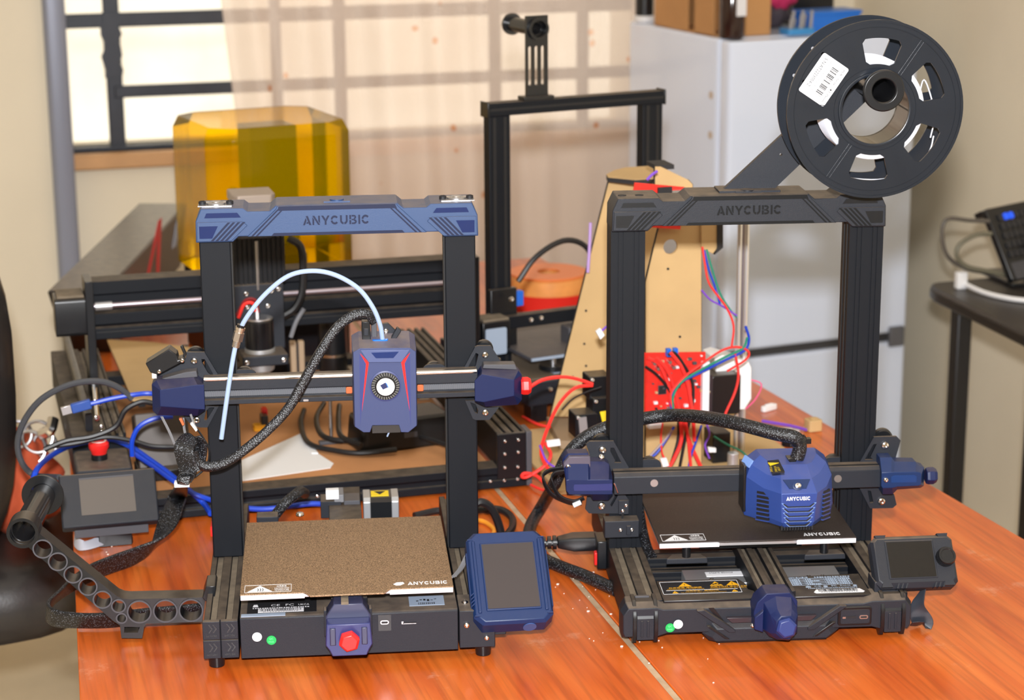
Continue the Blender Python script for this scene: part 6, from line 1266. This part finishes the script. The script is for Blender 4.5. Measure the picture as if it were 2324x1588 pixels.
PCB = mat('red_circuit_board', (222, 44, 34), .4, var=.12, vscale=120)
q = [(891,422.8),(962.4,412.9),(957,354.8),(882.1,364.1)]; K(lambda b: b.prism(q, 'y', 2588, 2591), 'circuit_board', PCB); top_pcb = q
K(lambda b: b.box(q[1][0]-20, q[1][0]-4, 2584, 2588, q[1][1]-8, q[1][1]-3), 'chip', STEEL); K(lambda b: b.box(q[0][0]+32, q[0][0]+52, 2584, 2588, q[0][1]-18, q[0][1]-8), 'chip', INK)
q = [(904.5,186.8),(993.7,181.2),(995.4,86.8),(905.6,92)]; mb = K(lambda b: b.prism(q, 'y', 2580, 2583), 'circuit_board', PCB)
x0, z1 = q[0]; x1, z0 = q[2]; rnd = random.Random(2)
K(lambda b: b.box(x0+21, x0+31, 2577, 2580, z0+40, z0+51), 'chip', INK, .4); K(lambda b: b.box(x0+20, x0+32, 2578.6, 2580, z0+39, z0+52), 'chip_pins', DGREY)
for k in range(34):
    x = x0+2+rnd.random()*(x1-x0-8); z = z0+2+rnd.random()*(z1-z0-8); s_ = 1.6+2.6*rnd.random()
    K(lambda b: b.box(x, x+s_*1.4, 2577.4-s_*.6, 2580, z, z+s_), 'component', rnd.choice((WHITE, INK, STEEL, PAPER, DGREY, mat('tan_component', (200, 160, 120), .5))), .2)
for k in range(7):
    x = x0+12+k*5.6; K(lambda b: b.cyl((x, 2580, z1-14-(k % 2)*8), (x, 2571, z1-14-(k % 2)*8), 2.4, n=12), 'capacitor', STEEL)
for k in range(2):
    x = x0+30+k*10; K(lambda b: b.box(x, x+6, 2572, 2580, z1-6, z1+5), 'jumper_plug', mat('jumper_blue', (20, 100, 210), .4), .4)
K(lambda b: b.box(x0+4, x0+24, 2570, 2580, z0-7, z0), 'terminal_block', PAPER, .5); K(lambda b: b.box(x1-8, x1+2, 2572, 2580, z0+4, z1-18), 'pin_header', PAPER, .4)
# chrome rods, white carriage, motor
for px_ in [(1073.3,167.3),(1084.1,166.5)]: K(lambda b: b.cyl((px_[0], 2660, 7), (px_[0], 2660, 365), 3.6, n=14), 'guide_rod', mat('bright_rod', (226, 226, 228), .3, .85))
px_ = [(1082.6,164.6)][0]; K(lambda b: b.cyl((px_[0], 2668, 7), (px_[0], 2668, 360), 2.8, n=12), 'lead_screw', mat('threaded_steel', (176, 166, 176), .28, .9))
q = [(1030.8,154.7),(1042.8,157.7),(1083.4,144.2),(1087.7,135.3),(1088.8,89.4),(1078.4,73.8),(1059.4,75.4),(1037.1,110)]
K(lambda b: b.prism(q, 'y', 2640, 2690), 'printed_carriage', WHITE, 1.5)
q = [(1008.9,134.5),(1061.7,125.1),(1062.9,76),(1009.8,83.8)]; c_ = ((q[0][0]+q[2][0])/2, (q[0][1]+q[2][1])/2)
K(lambda b: b.prism(rrect(q[0][0]+10, q[2][0], q[2][1], q[0][1], 4), 'y', 2618, 2660), 'stepper_motor', BLKS, 1.5); K(lambda b: b.prism(rrect(q[0][0], q[0][0]+10, q[2][1]+1, q[0][1]+3, 3), 'y', 2614, 2662), 'motor_face', mat('maroon_black_inlay', (48, 40, 46), .35), 1)
screw(wp, q[0][0]+3-wo_[0], 2613.5-wo_[1], c_[1]+8, 3); screw(wp, q[0][0]+4-wo_[0], 2613.5-wo_[1], q[2][1]+5, 2.4)
q = [(1020,51.3),(1046.8,49),(1047.9,-0.4),(1021,2.1)]; K(lambda b: b.box(q[0][0], q[1][0], 2612, 2650, 7, q[0][1]), 'lower_bracket', BLKS, 1.5)
K(lambda b: b.cyl([(1039.6,2584.3,7)][0], [(1039.6,2584.3,7)][0][:2]+(30,), 8), 'rod_holder', ALUM, 1)
for pq in ([(1338,856),(1388,856),(1388,905),(1338,905)], [(1346,905),(1390,905),(1390,930),(1346,930)], [(1306,945),(1358,938),(1358,992),(1306,990)]):
    q = {856: [(834.8,149.8),(867.1,116.1)], 905: [(836.9,121.4),(865.3,83.9)], 945: [(808.3,103.2),(840.3,68.6)]}[pq[0][1]]
    yy = {856: 2610, 905: 2600, 945: 2590}[pq[0][1]]; z0_ = max(7, q[1][1]); o = K(lambda b: b.prism(rrect(q[0][0], q[1][0], z0_, q[0][1], 2), 'y', yy, yy+34), 'small_motor', BLKS, 1)
    screw(wp, q[0][0]+4-wo_[0], yy-.5-wo_[1], q[0][1]-4, 3); screw(wp, q[1][0]-4-wo_[0], yy-.5-wo_[1], z0_+6, 2.6)
q = [(843.3,105.2),(862.5,106.7),(862.6,86.4),(848.5,85)]; K(lambda b: b.prism(q, 'y', 2589, 2590), 'yellow_sticker', YEL)
q = [(811.5,99.7),(822.9,100.6),(825.5,74.3),(814.1,74.1)]; K(lambda b: b.prism(q, 'y', 2586, 2590), 'steel_plate', ALUM)
WIRES = [
 ([(728.1,2560,153.8),(751.6,2560,166),(779.5,2560,168.1),(801.3,2560,163.3),(823.3,2560,154)], 2.6, REDW), ([(823.3,2560,152.8),(798.2,2560,151.1),(776.4,2560,131.2),(760.8,2560,101.4),(750.1,2560,67.9),(755,2560,48.6),(763.8,2560,35.2)], 2.6, REDW),
 ([(816.8,2887.5,16),(827.5,2842.9,16),(847.6,2817.7,16),(875.8,2797.4,16)], 2.2, REDW), ([(755.1,2560,76.9),(763.8,2560,60.4),(756.3,2560,45.4),(732.5,2560,31.8),(723.1,2560,31.5),(726.2,2560,36.2),(741.8,2560,32.2),(754.3,2560,20.3)], 2.4, REDW),
 ([(747.1,2600.2,5),(758.1,2572.9,5),(776,2575.5,5)], 2, REDW), ([(747.6,2558,75),(756.9,2558,52.2),(770.7,2558,40.2)], 1.6, PURW),
 ([(905.5,2570,182.3),(921.6,2570,172.9),(932.8,2570,150),(944.8,2570,120.6),(956.9,2570,91),(970.6,2570,51.4),(986.9,2570,16.4)], 2.8, REDW), ([(916.9,2566,182.4),(933.1,2566,163.6),(943.1,2566,137.7),(953.4,2566,98.8)], 2.6, REDW),
 ([(936.5,2564,188.9),(951.6,2564,169),(961.7,2564,143),(970.2,2564,97.9),(973.4,2564,59.3)], 2.6, REDW), ([(953.5,2566,92.4),(954.6,2566,60.4),(944.6,2566,35.7),(935.7,2566,20.4)], 2.8, REDW), ([(958.5,2562,93.1),(963.6,2562,60.8),(968.1,2562,21.9)], 2.2, REDW),
 ([(934.2,2568,184.9),(943.1,2568,187.4),(956.2,2568,170.7),(970.9,2568,141.2),(970.3,2568,103.2),(961.8,2568,65.6),(953.4,2568,20.1)], 2.2, BLKW), ([(902.5,2570,170),(918.6,2570,157.5),(938.2,2570,133.8),(954.8,2570,103.9)], 2.2, BLKW), ([(951.7,2570,91.4),(950.9,2570,59.6),(939.7,2570,22)], 2, BLKW),
 ([(938.2,2560,105),(937.2,2560,127.2),(950.5,2560,146.2),(985.7,2560,161),(1017.8,2560,174.2),(1043.6,2560,184.8),(1049.8,2560,200.1),(1044.1,2560,219.3)], 1.9, BLUW), ([(939,2557,108.9),(938.7,2557,129.1),(952.5,2557,149.4),(984.5,2557,165.7),(1016.5,2557,179.5),(1039.7,2557,189),(1045.9,2557,204.2)], 1.7, GRNW), ([(940.7,2558,105.3),(935.2,2558,131),(952.8,2558,152.9),(984.7,2558,174.2),(1013.5,2558,189.5),(1036.2,2558,190.3),(1049.4,2558,181.7),(1043.1,2558,170.9),(1017.4,2558,157.8)], 1.7, REDW),
 ([(1029.3,2560,182.8),(1035.3,2560,150.8),(1030.6,2560,125.8),(1019.4,2560,101.2),(1013.2,2560,85.8)], 1.8, REDW), ([(978.6,2560,334.9),(982.9,2560,310.2),(988.5,2560,285.3),(1001.7,2560,265.9),(1016.3,2560,246.2),(1026.5,2560,220.6),(1024,2560,189.5)], 1.5, REDW), ([(982,2562,329.4),(988.9,2562,303.2),(998.4,2562,278),(1006.6,2562,252.7)], 1.5, BLUW), ([(986.6,2564,329.9),(994.8,2564,302.4),(1007.1,2564,267.7),(1021.1,2564,245),(1032.4,2564,231.7)], 1.4, GRNW), ([(979.2,2562,274.4),(992.3,2562,259.9),(1010.5,2562,249.3),(1031.5,2562,234.7)], 1.4, PURW),
 ([(984.3,2566,80.2),(976.8,2566,58.4),(969.4,2566,36.6),(965.7,2566,17.6)], 1.6, BLUW), ([(943.2,2564,82.4),(930.5,2564,63.2),(916.6,2564,45.3),(901.1,2564,39)], 1.8, BLUW), ([(939.9,2562,78.9),(923.4,2562,59.3),(900.5,2562,37.1)], 1.6, mat('grey_wire', (150, 130, 130), .5)), ([(925.6,2562,89.6),(923.3,2562,70.8),(924.9,2562,48.3),(928.9,2562,38.4)], 1.3, REDW),
 ([(1016.2,2600,51.4),(1036.4,2600,37.8),(1056.7,2600,26.8),(1070.5,2600,13.7)], 1.6, GRNW), ([(990.8,2570,88.1),(997.8,2570,65),(991.6,2570,49.5),(998.5,2570,29.5)], 1.4, PURW), ([(1092.2,2660,113.3),(1111.6,2660,103.8),(1103.2,2660,82.7),(1086.5,2660,67.5)], 1.1, mat('pink_wire', (232, 90, 140), .4)),
 ([(851.1,2560,236.5),(843.6,2560,234),(836.1,2560,228.4)], 1.6, PURW), ([(905.1,2580,427.3),(912.5,2580,434.1),(920,2580,438.5)], 2, PURW), ([(889.8,2780,332.2),(888.5,2780,296.6),(886,2780,258.9)], 2.4, mat('lavender_strip', (178, 146, 206), .4)),
 ([(839.1,2570,146.3),(817.1,2570,140.6),(798.2,2570,132.8),(782.5,2570,118.5)], 1.2, BLKW), ([(1153.9,2754.3,18),(1182.9,2721.6,18),(1198.9,2693.1,18)], 2.4, PURW)]
for pts, r_, m_ in WIRES: K(lambda b: b.tube(pts, r_, 6, 4), 'wire', m_)
for q, yy in (([(826.7,228.3),(832.9,232.8),(839.2,222.5),(833,216.8)], 2556), ([(921.7,39.6),(930.7,40.1),(934.8,28.2),(925.7,26.4)], 2558), ([(757.6,79.8),(776.4,80.6),(777.6,71.7),(758.8,70.9)], 2558), ([(1006.6,37.3),(1018.6,34.9),(1018.7,28.4),(1008.1,29.3)], 2596)):
    K(lambda b: b.prism(q, 'y', yy, yy+5), 'wire_plug', WHITE, .5)
# a few printed scraps and screws beyond the wooden printer
for k, ((x, y), lab, m_, s_) in enumerate(zip([(1181.2,2733.2),(1231.4,2741.8),(1208.7,2859.8),(1165.7,2679.9)], ('pale grey strip among scraps right of the half-built printer', 'brown cube scrap at the right end of the scrap row', 'small white peg lying behind the scrap row', 'dark round cap in front of the other scraps'), (mat('pale_scrap', (180, 170, 166), .5), MDF, WHITE, BLKS), ((46, 10, 9), (22, 20, 18), (30, 9, 9), (18, 18, 10)))):
    t = thing('plastic_scrap' if k != 1 else 'wooden_scrap', lab, 'scrap', (x, y, 0), R(20*k-15)); b = M()
    b.prism(rrect(-s_[0]/2, s_[0]/2, -s_[1]/2, s_[1]/2, 3), 'z', .3, s_[2]); b.build('body', m_, t, bevel=1)
    b = M(); b.box(-s_[0]/4, s_[0]/4, -s_[1]/4, s_[1]/4, s_[2], s_[2]+2); b.build('lug', m_, t, bevel=.5)
# plaster crumbs scattered along the table joint
b = M(); rnd = random.Random(11)
for (cx_, cy_), sp_, n_ in zip([(716.5,2251.4),(711.1,2199.4),(753.5,2121.1),(713.4,2090.9),(772.3,2046.2),(165.8,2529.1)], (22, 45, 30, 60, 70, 18), (9, 16, 10, 16, 10, 5)):
    for k in range(n_):
        x, y, r_ = cx_+rnd.gauss(0, sp_*.5), cy_+rnd.gauss(0, sp_), .5+1.6*rnd.random()**3
        b.prism([(x+r_*math.cos(a)*(1+.4*rnd.random()), y+r_*math.sin(a)) for a in (0, 1.3, 2.4, 3.6, 5)], 'z', .1, .5+.4*r_)
stuff(tag(b.build('plaster_crumbs', mat('plaster', (236, 222, 210), .8)), 'white plaster crumbs scattered on the orange table beside the joint', 'crumbs'))

# ================================================================ labels of parts that look unlike the rest of their thing
for nm, lab in (('feed_tube', 'milky white looping feed tube'), ('tube_coupler', 'nickel push-fit coupler'), ('mushroom_button', 'red mushroom button'), ('amber_hood', 'transparent amber hood'), ('z_column', 'dark column inside the amber hood'),
                ('flexible_sheet', 'speckled print sheet with white markings'), ('red_stripe', 'thin red chevron stripe'), ('fan_label', 'white round fan label'), ('barcode_label', 'white label with black barcode'), ('wound_filament', 'pale grey wound filament'),
                ('printed_carriage', 'white printed carriage'), ('circuit_board', 'red circuit board'), ('belt_clip', 'copper coloured belt clip'), ('warning_plate', 'black plate with yellow warning signs'), ('caution_label', 'yellow caution label'), ('window_sill', 'brown wooden window sill')):
    for o in S.objects:
        if o.parent and o.name.split('.')[0] == nm: o['label'] = lab
for o in S.objects:
    if o.parent and o.name.split('.')[0] == 'tension_knob' and o.data.materials[0].name == 'red_plastic': o['label'] = 'faceted red thumb knob'
